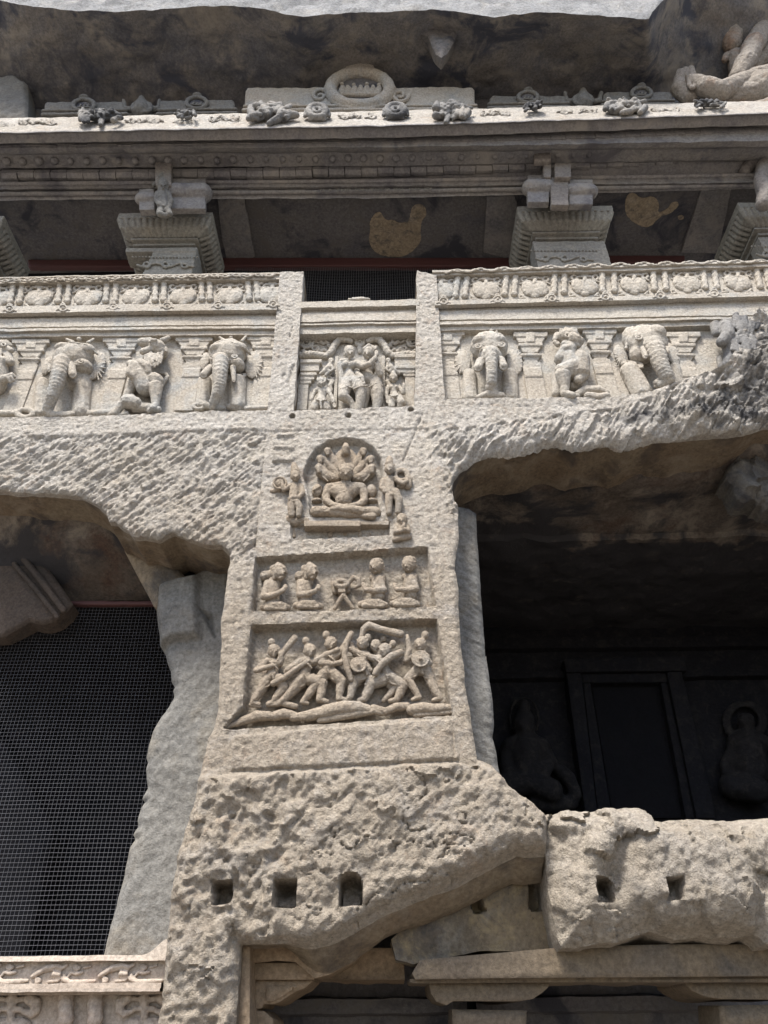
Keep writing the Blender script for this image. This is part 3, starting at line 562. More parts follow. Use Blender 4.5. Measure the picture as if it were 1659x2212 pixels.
o = sheet('sloping_brace', rough(P(B2, [(820, 880), (1010, 930), (1120, 965), (1250, 1075), (1290, 1150), (1080, 1290), (1020, 1260), (930, 1090)]), 1, 20, 3), .62, stone('brace_rock', (.25, .20, .14), (.09, .085, .08), bump=.7, patch=1.6, patchc=(.06, .058, .058)), .016, lambda X, Z, s: .05*fbm(X*3, Z*3, 4, 18)+np.clip(1-s/.08, 0, 1)**2*.05, ((.5, 0),)); tag(o, 'two-toned black and ochre sloping rock brace between the left ceiling and the grey inner wall', 'rock')
ip = rough(P(B2, [(1060, 1140), (1110, 1105), (1240, 1060), (1330, 1020), (1480, 950), (1560, 1000), (1560, 1766)])+[(520, 1500), (500, 1700), (460, 1900), (440, 2000), (420, 2090)]+[(400, 2250), (190, 2250)]+P(B5, [(640, 1790), (650, 1770), (672, 1660), (700, 1550), (720, 1480), (740, 1400), (762, 1320), (780, 1250), (792, 1170), (805, 1100), (812, 1060), (852, 1010), (835, 980), (850, 950), (868, 930), (866, 880), (885, 810), (912, 770), (896, 745), (915, 710), (935, 680), (925, 560), (940, 520), (928, 485), (948, 400), (970, 320), (1000, 260), (1050, 190), (1085, 130), (1108, 90), (1100, 50), (1110, 25)])+P(B2, [(1135, 1760), (1130, 1690), (1110, 1640), (1090, 1560), (1060, 1520), (1058, 1450), (1046, 1380), (1038, 1300), (1042, 1230)]), .6, 14, 9)
def ipd(X, Z, s):
    st, _ = worley(X*13+.5*fbm(X*6, Z*6, 2, 3), Z*10, 12); y = .018*(.5-st)+.05*fbm(X*1.4, Z*1.4, 3, 16)+np.clip(1-s/.09, 0, 1)**2*.07
    e = SD(X, Z, B2, [(1040, 1100), (1330, 1060), (1340, 1490), (1200, 1500), (1060, 1535)], .62); y -= .09*sm(e, -.03, .06)
    e2 = SD(X, Z, B2, [(1340, 1290), (1420, 1330), (1440, 1480), (1390, 1400)], .62); y += .10*sm(e2, -.02, .04)
    y += (.35-.0*X)*sm(X-at(480, 1500, .62)[0], -.5, .5)*0
    return y
o = sheet('inner_wall', ip, .62, m_grey, .0145, ipd, ((.45, 0), (.9, 0)), None, lambda X, Z, s: .30*sm(Z-at(400, 1450, .62)[2], 0, .5)); tag(o, 'tall grey tool-dimpled inner wall with a broken wavy edge, left of the central pier', 'rock wall')  # top toned darker, putting the dim light under the arch into the colour
def mesh_screen(name, x0, x1, z0, z1, y, sp, th, label):
    t = thing(name, ((x0+x1)/2, y, z0), label, 'wire mesh'); V = []; Fc = []; n = 0
    def bar(p, q, w_, vert):
        nonlocal n
        m = 12; pts = []
        for i in range(m+1):
            f = i/m; x = p[0]+(q[0]-p[0])*f; z = p[1]+(q[1]-p[1])*f; j = random.uniform(-1, 1)*.0025
            yy = y+(.03 if True else 0)*math.sin(x*1.7+z*1.1)*math.sin(math.pi*f)
            pts.append((x+(j if vert else 0), yy, z+(0 if vert else j)))
        for (x, yy, z) in pts:
            if vert: V.extend([(x-w_, yy, z), (x, yy-w_, z), (x+w_, yy, z), (x, yy+w_, z)])
            else: V.extend([(x, yy, z-w_), (x, yy-w_, z), (x, yy, z+w_), (x, yy+w_, z)])
        for i in range(m):
            for k in range(4): Fc.append((n+i*4+k, n+i*4+(k+1) % 4, n+i*4+4+(k+1) % 4, n+i*4+4+k))
        n += (m+1)*4
    x = x0
    while x < x1: bar((x, z0), (x, z1), th, True); x += sp*random.uniform(.97, 1.03)
    z = z0
    while z < z1: bar((x0, z), (x1, z), th, False); z += sp*random.uniform(.97, 1.03)
    mk('wire_grid', np.array(V), np.array(Fc), m_wire, t, 0); return t
zt = at(200, 1302, 1.25)[2]; zb_ = at(200, 2080, 1.25)[2]-.1
ms = mesh_screen('mesh_screen', at(-60, 1500, 1.25)[0]-.5, at(380, 1400, 1.25)[0]+.4, zb_, zt, 1.25, .038, .0015, 'large wire mesh screen closing the dark left-hand cave opening')
S(B2, 1.2).b(300, 1234, 1120, 1262, -.05, .02).build('frame_rail', m_wood, ms, .012)
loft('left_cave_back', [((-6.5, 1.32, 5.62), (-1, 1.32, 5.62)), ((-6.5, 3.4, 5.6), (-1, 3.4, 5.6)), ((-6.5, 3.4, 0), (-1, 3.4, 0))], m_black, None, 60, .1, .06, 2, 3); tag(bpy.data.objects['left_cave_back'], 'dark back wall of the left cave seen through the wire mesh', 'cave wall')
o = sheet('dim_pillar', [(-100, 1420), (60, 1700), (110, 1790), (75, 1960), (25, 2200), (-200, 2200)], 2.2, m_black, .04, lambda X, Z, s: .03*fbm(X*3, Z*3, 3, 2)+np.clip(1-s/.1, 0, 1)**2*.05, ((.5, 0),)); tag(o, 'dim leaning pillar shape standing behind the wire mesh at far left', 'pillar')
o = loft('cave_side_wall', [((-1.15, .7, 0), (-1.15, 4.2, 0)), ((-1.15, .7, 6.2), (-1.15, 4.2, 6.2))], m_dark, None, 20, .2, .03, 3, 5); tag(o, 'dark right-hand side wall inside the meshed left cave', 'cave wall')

# ------------------------------------------------------------------ parapets of the upper gallery
def segs(px0, px1, top, sg, yback):
    """rows for loft: px0/px1 reference columns, top=(yL,yR), sg=[(yL,yR,depth)]; vertical faces joined by level steps"""
    x0, x1 = at(px0[0], px0[1])[0], at(px1[0], px1[1])[0]; rows = []; d0 = sg[0][2]
    def pt(x, px, py, d, z=None): return (x, d, at(px, py, d)[2] if z is None else z)
    zl_, zr_ = at(px0[0], top[0], d0)[2], at(px1[0], top[1], d0)[2]
    rows.append(((x0, yback, zl_), (x1, yback, zr_))); rows.append(((x0, d0+.012, zl_), (x1, d0+.012, zr_)))
    for i, (a, b, d) in enumerate(sg):
        dn = min(d, sg[i+1][2]) if i+1 < len(sg) else d
        if i and abs(d-sg[i-1][2]) > 1e-6: rows.append(((x0, d, zl_), (x1, d, zr_)))
        elif not i: rows.append(((x0, d, zl_-.012), (x1, d, zr_-.012)))
        zl_, zr_ = at(px0[0], a, dn)[2], at(px1[0], b, dn)[2]; lw = .35 if i == len(sg)-1 else 0; rows.append(((x0, d, zl_-lw), (x1, d, zr_-lw)))
    return rows
def wornloft(name, rows, mat, parent, seed, n=160, amp=.006):
    def snd(V):
        e = fbm3(V*2.2, 4, seed+40); V[:, 1] += .012*e; V[:, 2] += .006*fbm3(V*14, 2, seed+7); return V
    return loft(name, rows, mat, parent, n, .03, amp, 9, seed, 30, snd)
PL = thing('carved_parapet', at(250, 890, .1), 'left carved gallery parapet with vase frieze over elephants and a rearing lion', 'parapet', 'carved parapets of the upper gallery')
PR = thing('carved_parapet', at(1300, 860, .1), 'right carved gallery parapet, its lower end swallowed by rough dark rock', 'parapet', 'carved parapets of the upper gallery')
PC = thing('central_bay', at(765, 884, .1), 'lower central parapet bay between two plain posts, framing the embracing couple', 'parapet')
BG = .14
wornloft('parapet_wall', segs((-60, 610), (608, 586), (597.5, 586.6), [(601, 590.5, -.005), (612, 602.5, .02), (661, 655, .085), (677, 668, -.03), (683, 675, .03), (689.6, 683, .05), (708, 700.5, .035), (711, 703.5, .075), (716, 708, .025), (728, 723, .06), (898, 884.5, BG)], .45), m_carv, PL, 2)
wornloft('parapet_wall', segs((934, 590), (1760, 570), (583, 558), [(588, 563, -.005), (595, 573, .02), (650, 627, .085), (659, 636, -.03), (665, 645, .03), (673, 654, .05), (692, 677, .035), (696, 680, .075), (702, 684, .025), (715, 698, .06), (866, 858, BG)], .45), m_carv, PR, 4, 190)
wornloft('parapet_wall', segs((640, 660), (905, 650), (652, 644), [(665.5, 659, .0), (677, 671, .06), (696, 690, .04), (700, 694, .085), (703, 697, .05), (722, 716, .08), (886, 880, .22)], .45), m_carv, PC, 6, 70)
o = S(A4, .0); o.c((745, 348, 14, -.05), (900, 345, 14, -.05)); o.c((770, 335, 10, -.06), (860, 333, 10, -.06)); o.build('broken_boss', m_carv, PC, .01, .01, 12)

# vases and little columns of the friezes
def vase(k, x, y, sx, mat, parent, Y=.085):
    s = S(k, Y); w_ = 72*sx
    s.e(x-w_*.42, y+4*sx, w_*.62, 44*sx, .01, .04); s.e(x+w_*.42, y+4*sx, w_*.62, 44*sx, .01, .04); s.e(x, y+22*sx, w_*.66, 30*sx, .008, .035); s.e(x, y+40*sx, w_*.36, 22*sx, .006, .03)
    s.ring(x-w_*.42, y-6*sx, w_*.42, 26*sx, 4*sx, .032, 9, 160, 330); s.ring(x+w_*.42, y-6*sx, w_*.42, 26*sx, 4*sx, .032, 9, 210, 380)
    s.c((x, y-40*sx, 11*sx, .012), (x, y-22*sx, 13*sx, .015)); s.c((x-34*sx, y-47*sx, 8*sx, .012), (x+34*sx, y-47*sx, 8*sx, .012)); s.c((x-17*sx, y-57*sx, 6*sx, .01), (x+17*sx, y-57*sx, 6*sx, .01))
    for q in (-1, 1):
        s.ring(x+q*58*sx, y-42*sx, 15*sx, 13*sx, 7*sx, .01, 8, 0, 300); s.c((x+q*50*sx, y-28*sx, 7*sx, .01), (x+q*78*sx, y-18*sx, 6*sx, .008))
        s.c((x+q*72*sx, y+45*sx, 9*sx, .008), (x+q*56*sx, y+58*sx, 7*sx, .008), (x+q*80*sx, y+60*sx, 6*sx, .006))
    return s.build('vase', mat, parent, .005, .004, 34, smooth=1)
def baluster(k, x, y0, y1, r, mat, parent, Y=.085, dx=0, d=.012):
    s = S(k, Y); H = y1-y0
    s.c((x, y0, r*.72, d), (x+dx, y1, r*.72, d))
    for f, q in ((.04, 1.15), (.16, .95), (.30, 1.12), (.36, 1.12), (.5, .85), (.62, 1.1), (.68, 1.1), (.82, .9), (.96, 1.2)): s.c((x+dx*f-r*.25, y0+H*f, r*q*.62, d), (x+dx*f+r*.25, y0+H*f, r*q*.62, d))
    return s.build('baluster', mat, parent, .006, .0015)
v0 = vase(A3, 742, 218, 1.0, m_carv, PL); p0 = at(*A3(742, 218), .085)
for x, y in ((215, 222), (480, 221), (1000, 215), (1255, 211), (1487, 207), (-8, 226)):
    vase(A3, x, y, 1.0*random.uniform(.96, 1.04), m_carv, PL)
b0 = baluster(A3, 850, 150, 246, 19, m_carv, PL, dx=-4); p0 = at(*A3(850, 198), .085)
for x, y in ((68, 208), (118, 208), (325, 205), (376, 205), (583, 202), (634, 202), (897, 197), (1103, 194), (1147, 193), (1358, 191), (1404, 190)):
    p = at(*A3(x, y), .085); dupart(b0, PL, p-p0)
v0 = vase(A5, 795, 215, .86, m_carv, PR); p0 = at(*A5(795, 215), .085)
for x, y in ((330, 230), (560, 224), (1028, 208), (1276, 201), (1516, 196), (118, 236)):
    vase(A5, x, y, .86*random.uniform(.96, 1.04), m_carv, PR)
b0 = baluster(A5, 876, 160, 245, 16.5, m_carv, PR, dx=3); p0 = at(*A5(876, 203), .085)
for x, y in ((190, 226), (235, 225), (420, 218), (465, 217), (650, 210), (697, 208), (932, 200), (1118, 195), (1172, 193), (1355, 187), (1408, 186), (1610, 184), (1655, 184)):
    p = at(*A5(x, y), .085); dupart(b0, PR, p-p0)
# creeper band along the copings
def creeper(k, pts, amp, wl, r, parent, Y, mat=None, name='creeper_band', d=.004):
    s = S(k, Y); xs = [p[0] for p in pts]; ys = [p[1] for p in pts]; x = xs[0]; i = 0; line = []
    while x < xs[-1]: line.append((x, float(np.interp(x, xs, ys))+amp*math.sin(x/wl*2*math.pi), r, d)); x += wl/10
    s.c(*line)
    x = xs[0]+wl*.25
    while x < xs[-1]-wl*.2:
        y = float(np.interp(x, xs, ys)); q = -1 if i % 2 else 1
        s.c((x-wl*.12, y-q*amp*.2, r*.8, d), (x, y-q*amp*.5, r*1.2, d), (x+wl*.13, y-q*amp*.1, r*.9, d), (x+wl*.2, y-q*amp*1.0, r*.6, d)); x += wl/2; i += 1
    return s.build(name, mat or m_carv, parent, .007, .002, smooth=1)
creeper(A3, [(0, 135), (750, 118), (1510, 103)], 8, 120, 5, PL, .0)
creeper(A5, [(140, 149), (900, 118), (1659, 100)], 7, 110, 5, PR, .0)
# medallions along the ledge
def medal(k, x, y, r, parent, Y=-.03):
    s = S(k, Y); s.ring(x, y, r, r*.75, r*.2, .002, 12); s.c((x, y, r*.4, .0)); 
    for q in (-1, 1): s.c((x+q*r*1.1, y+r*.3, r*.25, .0), (x+q*r*1.6, y+r*.5, r*.2, .0)); s.c((x+q*r*.5, y-r*.9, r*.25, .0), (x, y-r*1.2, r*.3, .0))
    return s.build('medallion', m_carv, parent, .006, .0015, smooth=1)
for x, y in ((52, 288), (344, 285), (618, 277), (912, 272), (1190, 268), (1490, 262)): medal(A3, x, y, 22, PL)
for x, y in ((130, 288), (385, 280), (640, 275), (893, 268), (1150, 262), (1405, 252)): medal(A5, x, y, 20, PR)
# flat pilasters behind the animals
def pilaster(k, cx, y0, cw, sw, yb, parent, Y, lean=0, cut=1):
    s = S(k, Y); h = cw*.5
    s.b(cx-h, y0, cx+h, y0+22, -.03, .055); s.b(cx-h*.9, y0+22, cx+h*.9, y0+50, -.03, .042, tx=cw*.1)
    s.b(cx-h*.25, y0+2, cx+h*.25, y0+46, .03, .062)
    s.b(cx-h*.72, y0+52, cx+h*.72, y0+66, -.03, .05); s.b(cx-h*.66, y0+66, cx+h*.66, y0+98, -.03, .035, tx=cw*.12)
    s.c((cx-h*.48+lean*.2, y0+115, 12, .025), (cx+h*.48+lean*.2, y0+115, 12, .025)); s.b(cx-h*.48+lean*.2, y0+122, cx+h*.48+lean*.2, y0+130, -.03, .03); s.b(cx-h*.4+lean*.2, y0+130, cx+h*.4+lean*.2, y0+142, -.03, .024)
    n = 7; ya = y0+148
    for i in range(n): pass
    a = s.p(cx-sw/2+lean*.25, ya, .012); b = s.p(cx+sw/2+lean*.25, ya, .012); zb = s.p(cx, yb, .012)[2]
    for d0, d1, z0, z1, wf in ((-.03, .022, a[2]+.01, zb, 1), (.0, .034, a[2]-.10, a[2]-.24, .94)):
        x0 = a[0]+(b[0]-a[0])*(1-wf)/2; x1 = b[0]-(b[0]-a[0])*(1-wf)/2
        v = np.array([[x, Y-d, z] for z in (z1, z0) for x in (x0, x1) for d in (d1, d0)]); s.add(v[[0, 2, 4, 6, 1, 3, 5, 7]], BOXF)
    return s.build('pilaster', m_carv, parent, .008, .002, smooth=1)
for cx, y0, lean in ((166, 452, -30), (662, 446, -18), (1058, 440, -12), (1450, 436, -12)): pilaster(A3, cx, y0, 205, 100, 862 if cx < 900 else 845, PL, BG, lean)
for cx, y0, lean in ((150, 425, 0), (540, 432, 12), (866, 418, 20), (1262, 432, 20)): pilaster(A5, cx, y0, 160, 88, 752 if cx < 1000 else 700, PR, BG, lean)
S(A3, BG).c((470, 862, 20, .03), (600, 858, 20, .03)).build('sill_roll', m_carv, PL, .01)
S(A3, BG).c((0, 860, 18, .03), (110, 858, 18, .03)).build('sill_roll', m_carv, PL, .01)
S(A3, BG).c((1340, 832, 14, .03), (1470, 830, 14, .03)).build('sill_roll', m_carv, PL, .01)
# side pilasters of the central bay
for x0, x1, y0, sx0, sx1 in ((350, 525, 822, 340, 422), (1105, 1270, 780, 1190, 1270)):
    s = S(A4, .22); s.b(x0, y0, x1, y0+28, -.03, .07); s.b(x0, y0+30, x1-(20 if x0 < 900 else -20), y0+95, -.03, .05, tx=0)
    y2 = y0+(105 if x0 < 900 else 92); s.b(x0, y2, x1-40 if x0 < 900 else x1, y2+22, -.03, .07); s.b(x0, y2+24, x1-60 if x0 < 900 else x1, y2+58, -.03, .055)
    s.b(x0, y2+60, (x0+90) if x0 < 900 else x1, y2+88, -.03, .045) if x0 < 900 else s.b(x0+70, y2+60, x1, y2+84, -.03, .045)
    a = s.p(sx0, 1000, .03); b = s.p(sx1, 1000, .03); zt, zb = s.p(sx0, y2+88, .03)[2], s.p(sx0, 1232, .03)[2]
    v = np.array([[x, .22-d, z] for z in (zb, zt) for x in (a[0], b[0]) for d in (.035, -.03)]); s.add(v[[0, 2, 4, 6, 1, 3, 5, 7]], BOXF)
    s.build('side_pilaster', m_carv, PC, .008, .002, smooth=1)
# makara arch with curling tails
def spiral(s, x, y, R, r, d, turns=1.6, a0=0, sg=1, sq=.8):
    pts = []; n = int(14*turns)
    for i in range(n+1):
        t = i/n; a = a0+sg*t*turns*2*math.pi; q = R*(1-.85*t); pts.append((x+q*math.cos(a), y+q*sq*math.sin(a), r*(1-.4*t), d))
    return s.c(*pts)
for sg, base in ((1, 0), (-1, 1)):
    X = (lambda x: x) if sg == 1 else (lambda x: 1650-x)
    s = S(A4, .22)
    s.ridged([(X(560), 800, 26, .03), (X(600), 770, 26, .04), (X(622), 720, 26, .04), (X(660), 675, 26, .04), (X(710), 662, 24, .04), (X(755), 680, 20, .04)], 14, .1)
    s.ridged([(X(360), 800, 30, .02), (X(450), 785, 26, .03), (X(560), 800, 24, .03)], 12, .14)
    spiral(s, X(395), 690, 62, 13, .02, 2.0, 0, sg); spiral(s, X(470), 740, 35, 10, .02, 1.4, 1, -sg)
    for (x, y, r) in ((520, 690, 18), (545, 655, 14), (560, 690, 16), (580, 720, 18), (500, 750, 20), (430, 770, 16), (545, 750, 16), (600, 745, 16), (380, 760, 18), (470, 680, 12), (520, 640, 9)): s.c((X(x), y, r, .015), (X(x+22), y+14, r*.7, .015))
    s.build('makara_arch', m_carv, PC, .006, .003, smooth=1)
s = S(A4, .22); s.ring(830, 688, 34, 30, 12, .02, 14); s.ring(830, 688, 14, 12, 8, .03, 8); s.c((830, 740, 24, .01), (830, 770, 18, .01)); s.build('rosette', m_carv, PC, .006, smooth=1)
s = S(A4, .22); a = s.p(640, 830, 0); b = s.p(655, 830, 0); z0, z1 = s.p(640, 820, 0)[2], s.p(640, 1225, 0)[2]
for xa in (640, 1018):
    a = s.p(xa, 1000, .03)[0]; v = np.array([[x, .22-d, z] for z in (z1, z0) for x in (a-.02, a+.02) for d in (.045, -.03)]); s.add(v[[0, 2, 4, 6, 1, 3, 5, 7]], BOXF)
s.build('frame_strip', m_carv, PC, .007, smooth=1)

m_cap = stone('capital_stone', (.25, .245, .22), (.21, .2, .18), (.28, .26, .22), bump=.4, speck=.3)
# ------------------------------------------------------------------ the great eave above
def erow(yl, ym, yr, d):
    return [at(-80, yl+1.5, d), at(829, ym, d), at(1760, yr-3, d)]
EV = [(262, 250, 229, -.28), (256, 240, 219, -.46), (262, 246, 225, -.52), (285, 270, 243, -.66), (287, 272, 245, -.66), (292, 276, 249, -.60), (309, 298, 270, -.50), (311, 299, 272, -.42), (318, 318, 305, -.40), (330, 326, 318, -.30), (334, 330, 322, -.22), (362, 358, 345, -.02), (366, 362, 350, .06), (392, 384, 376, .16), (396, 388, 380, .12), (408, 402, 396, .14), (412, 408, 400, .20), (432, 428, 408, .26)]
def eave_mesh():
    G = []; nx = 200
    for (a, b) in zip(EV, EV[1:]+[None]):
        if b is None: rows = [a]
        else:
            n = max(1, int(abs(a[3]-b[3])/.03)); rows = [tuple(a[i]+(b[i]-a[i])*k/n for i in range(4)) for k in range(n)]
        for r in rows:
            p = erow(*r); t = np.linspace(0, 1, nx+1)[:, None]; q = np.where(t < .5, p[0]+(p[1]-p[0])*t*2, p[1]+(p[2]-p[1])*(t*2-1)); G.append(q)
    G = np.array(G); m = len(G); V = G.reshape(-1, 3)
    k = sm(V[:, 1], -.66, -.45); V[:, 2] += .02*k*fbm3(V*5, 4, 3)+.03*k*(1-sm(V[:, 1], -.5, -.3))*np.abs(fbm3(V*3, 3, 5)); V[:, 1] += .012*fbm3(V*6, 4, 6); V[:, 2] += (1-k)*.006*fbm3(V*8, 3, 7)
    i = (np.arange(m-1)[:, None]*(nx+1)+np.arange(nx)[None, :]).ravel()
    return V, np.stack([i, i+nx+1, i+nx+2, i+1], 1)
ev = thing('carved_eave', at(829, 300, 0), 'great overhanging carved eave whose bright lip runs across the whole top', 'eave')
V, Fc = eave_mesh(); NR = 1+sum(max(1, int(abs(a[3]-b[3])/.03)) for a, b in zip(EV[:3], EV[1:4])); mk('eave_body', V[201*(NR-1):], Fc[200*(NR-1):]-201*(NR-1), m_eave, ev, 30)
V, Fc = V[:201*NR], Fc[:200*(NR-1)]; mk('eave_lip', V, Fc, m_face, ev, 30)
def block(k, pts, y0, y1, mat, name, parent, th=.12):
    s = sheet(name, P(k, pts), y0, mat, .02, lambda X, Z, s: .006*fbm(X*9, Z*9, 3, 5)+np.clip(1-s/.02, 0, 1)**2*.01, ((y1-y0, 0),), parent); return s
# hanging roof tiles in two courses, bosses between them
def tiles(x0, x1, yfun, hw, hh, d0, d1, lean, n0, name='eave_tile'):
    s0 = None; x = x0
    while x < x1:
        y = yfun(x); a = at(x-hw, y-hh, d0); b = at(x+hw, y-hh, d0); c = at(x+hw+lean(x), y+hh, d1); e = at(x-hw+lean(x), y+hh, d1); zo = np.array([0, 0, .05])
        g = [e, c, b, a]; mid = [(e+a)/2+(0, 0, -.022), (c+b)/2+(0, 0, -.022)]
        v = np.array([e, c, mid[1]+(0, 0, -.0), b, a, mid[0]]); v = np.concatenate([v+np.array([0, 0, -.065 if d0 < -.3 else -.035])+np.array([[0, 0, random.uniform(-.015, .015)]]), v+zo]); j = np.array([random.uniform(-1, 1)*.004 for _ in range(36)]).reshape(12, 3); v = v+j
        f = [(0, 1, 2, 5), (5, 2, 3, 4), (6, 11, 8, 7), (11, 10, 9, 8), (0, 6, 7, 1), (1, 7, 8, 2), (2, 8, 9, 3), (3, 9, 10, 4), (4, 10, 11, 5), (5, 11, 6, 0)]
        mk(name, v, f, m_eave, ev, 20); x += 2*hw*1.04
yt = lambda x: float(np.interp(x, [0, 400, 829, 1250, 1659], [318, 316, 311, 303, 285]))
tiles(12, 1650, yt, 15.5, 9.5, -.42, -.24, lambda x: (x-829)*-.006, 0)
yt2 = lambda x: float(np.interp(x, [0, 400, 829, 1250, 1659], [380, 378, 370, 357, 342]))
tiles(20, 1650, yt2, 17, 9, -.0, .12, lambda x: (x-829)*-.006, 0)
x = 14
while x < 1650:
    y = yt(x)+30+random.uniform(-1, 1); s = S(D_, -.16); s.c((x, y, 7+random.uniform(-1, 1), -.02), (x, y+3, 6.5, -.07)); s.build('boss', m_eave, ev, .012, .006, 14); x += 35+random.uniform(-1.5, 1.5)
for k, rows in (('cornice_roll', [((-80, 398), (829, 391), (1760, 376), .13)]), ('cornice_roll', [((-80, 420), (829, 414), (1760, 398), .22)])):
    for a, b, c, d in rows:
        s = S(D_, d); s.c((*a, 4.5, .02), (*b, 4.5, .02), (*c, 4.5, .02)); s.build(k, m_eave, ev, .016, .004)
rs = random.Random(11); s = S(D_, .165); x = 692
while x < 930:
    y = float(np.interp(x, [692, 930], [411, 408])); q = rs.random()
    if q > .12:
        s.c((x, y-2.4, .8, .02), (x+rs.uniform(-1.5, 1.5), y+2, .8, .02)); s.c((x, y-2.4, .7, .02), (x+rs.uniform(1, 3.5), y-2.6+rs.uniform(-.5, 2), .7, .02))
        if q > .5: s.c((x+2, y+rs.uniform(-1, 2), .8, .02), (x+4, y+rs.uniform(-2, 2), .8, .02))
    x += rs.uniform(5, 8)
s.build('worn_inscription', m_cap, ev, .0045, 0, smooth=0)
# carvings sitting on the lip
def clump(k, x, y, w_, h, n, seed, lab, Y=-.60):
    rs = random.Random(seed); s = S(k, Y)
    s.e(x, y, w_*.42, h*.32, .02, .05)
    for i in range(n):
        a = rs.uniform(-1, 1); q = rs.uniform(-.9, .9); xx = x+a*w_*.42; yy = y+q*h*.38*math.sqrt(1-a*a*.7); r = rs.uniform(.1, .19)*h; l = rs.uniform(.5, 1.4)*r*2; an = rs.uniform(0, 6.3)
        s.c((xx, yy, r, rs.uniform(.03, .1)), (xx+l*math.cos(an), yy+l*math.sin(an)*.7, r*.7, rs.uniform(.04, .12)))
    return one(s, 'lip_carving', m_lich, lab, 'carving', 'carved clusters on the eave lip', vox=.008, wear=.006, sfr=18, smooth=1)
clump(A1, 435, 500, 205, 78, 30, 1, 'long grey weathered carved cluster on the eave lip, third pillar-gap from the left, trailing to the left')
bpy.data.objects['lip_carving']['label'] = 'long low weathered carving, leftmost dark cluster on the bright eave lip'
clump(A1, 800, 492, 115, 50, 14, 2, 'small dark weathered carving on the eave lip, straight above the left pillar')
clump(A1, 1165, 488, 195, 105, 40, 3, 'largest dark carved cluster on the eave lip, under the left end of the pale slab')
clump(A2, 290, 478, 185, 92, 36, 4, 'broad dark carved cluster on the eave lip, under the right end of the pale slab')
clump(A2, 647, 458, 95, 48, 14, 5, 'small triangular dark carving on the eave lip, below the ringed slab right of centre')
clump(A2, 1045, 458, 195, 80, 36, 6, 'wide dark carved cluster on the eave lip, above the gap right of the right pillar')
clump(A2, 1412, 450, 165, 50, 22, 7, 'low dark carving on the eave lip beside the broken rock at right')
for k, x, y, lab in ((A1, 1370, 482, 'small round carved wheel on the eave lip, left of the medallion axis'), (A2, 50, 478, 'small round carved wheel on the eave lip, right of the medallion axis')):
    s = S(k, -.60); s.ring(x, y, 38, 26, 14, .05, 14); s.ring(x, y-4, 16, 10, 9, .05, 8); s.c((x-30, y+34, 10, .02), (x+30, y+34, 10, .02)); s.c((x-48, y-5, 8, .03), (x-52, y+20, 8, .03)); s.c((x+48, y-5, 8, .03), (x+52, y+20, 8, .03))
    one(s, 'round_carving', m_lich, lab, 'carving', 'round wheels on the eave lip', vox=.008, wear=.004, smooth=1)
def flora(k, x, y, w_, h, seed):
    rs = random.Random(seed); s = S(k, -.565)
    for q in (-1, 1): spiral(s, x+q*w_*.32, y+h*.12, h*.34, h*.1, .022, 1.5, rs.uniform(0, 6), q)
    for i in range(14):
        a = rs.uniform(-.42, .42); s.c((x+a*w_, y+rs.uniform(-.3, .25)*h*(1-abs(a)), h*.13, .02), (x+a*w_+rs.uniform(-.12, .12)*w_, y+rs.uniform(-.1, .3)*h, h*.09, .02))
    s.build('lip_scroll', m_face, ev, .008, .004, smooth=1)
for k, x, y, w_, s_ in ((A1, 160, 527, 190, 1), (A1, 20, 540, 80, 2), (A1, 620, 520, 170, 3), (A1, 965, 512, 160, 4), (A1, 1550, 500, 180, 5), (A2, 480, 488, 150, 6), (A2, 840, 480, 190, 7), (A2, 1215, 472, 130, 8), (A1, 800, 532, 110, 9), (A1, 1150, 528, 170, 10), (A2, 290, 505, 150, 11), (A2, 1040, 485, 170, 12)): flora(k, x, y, w_, 46, s_)

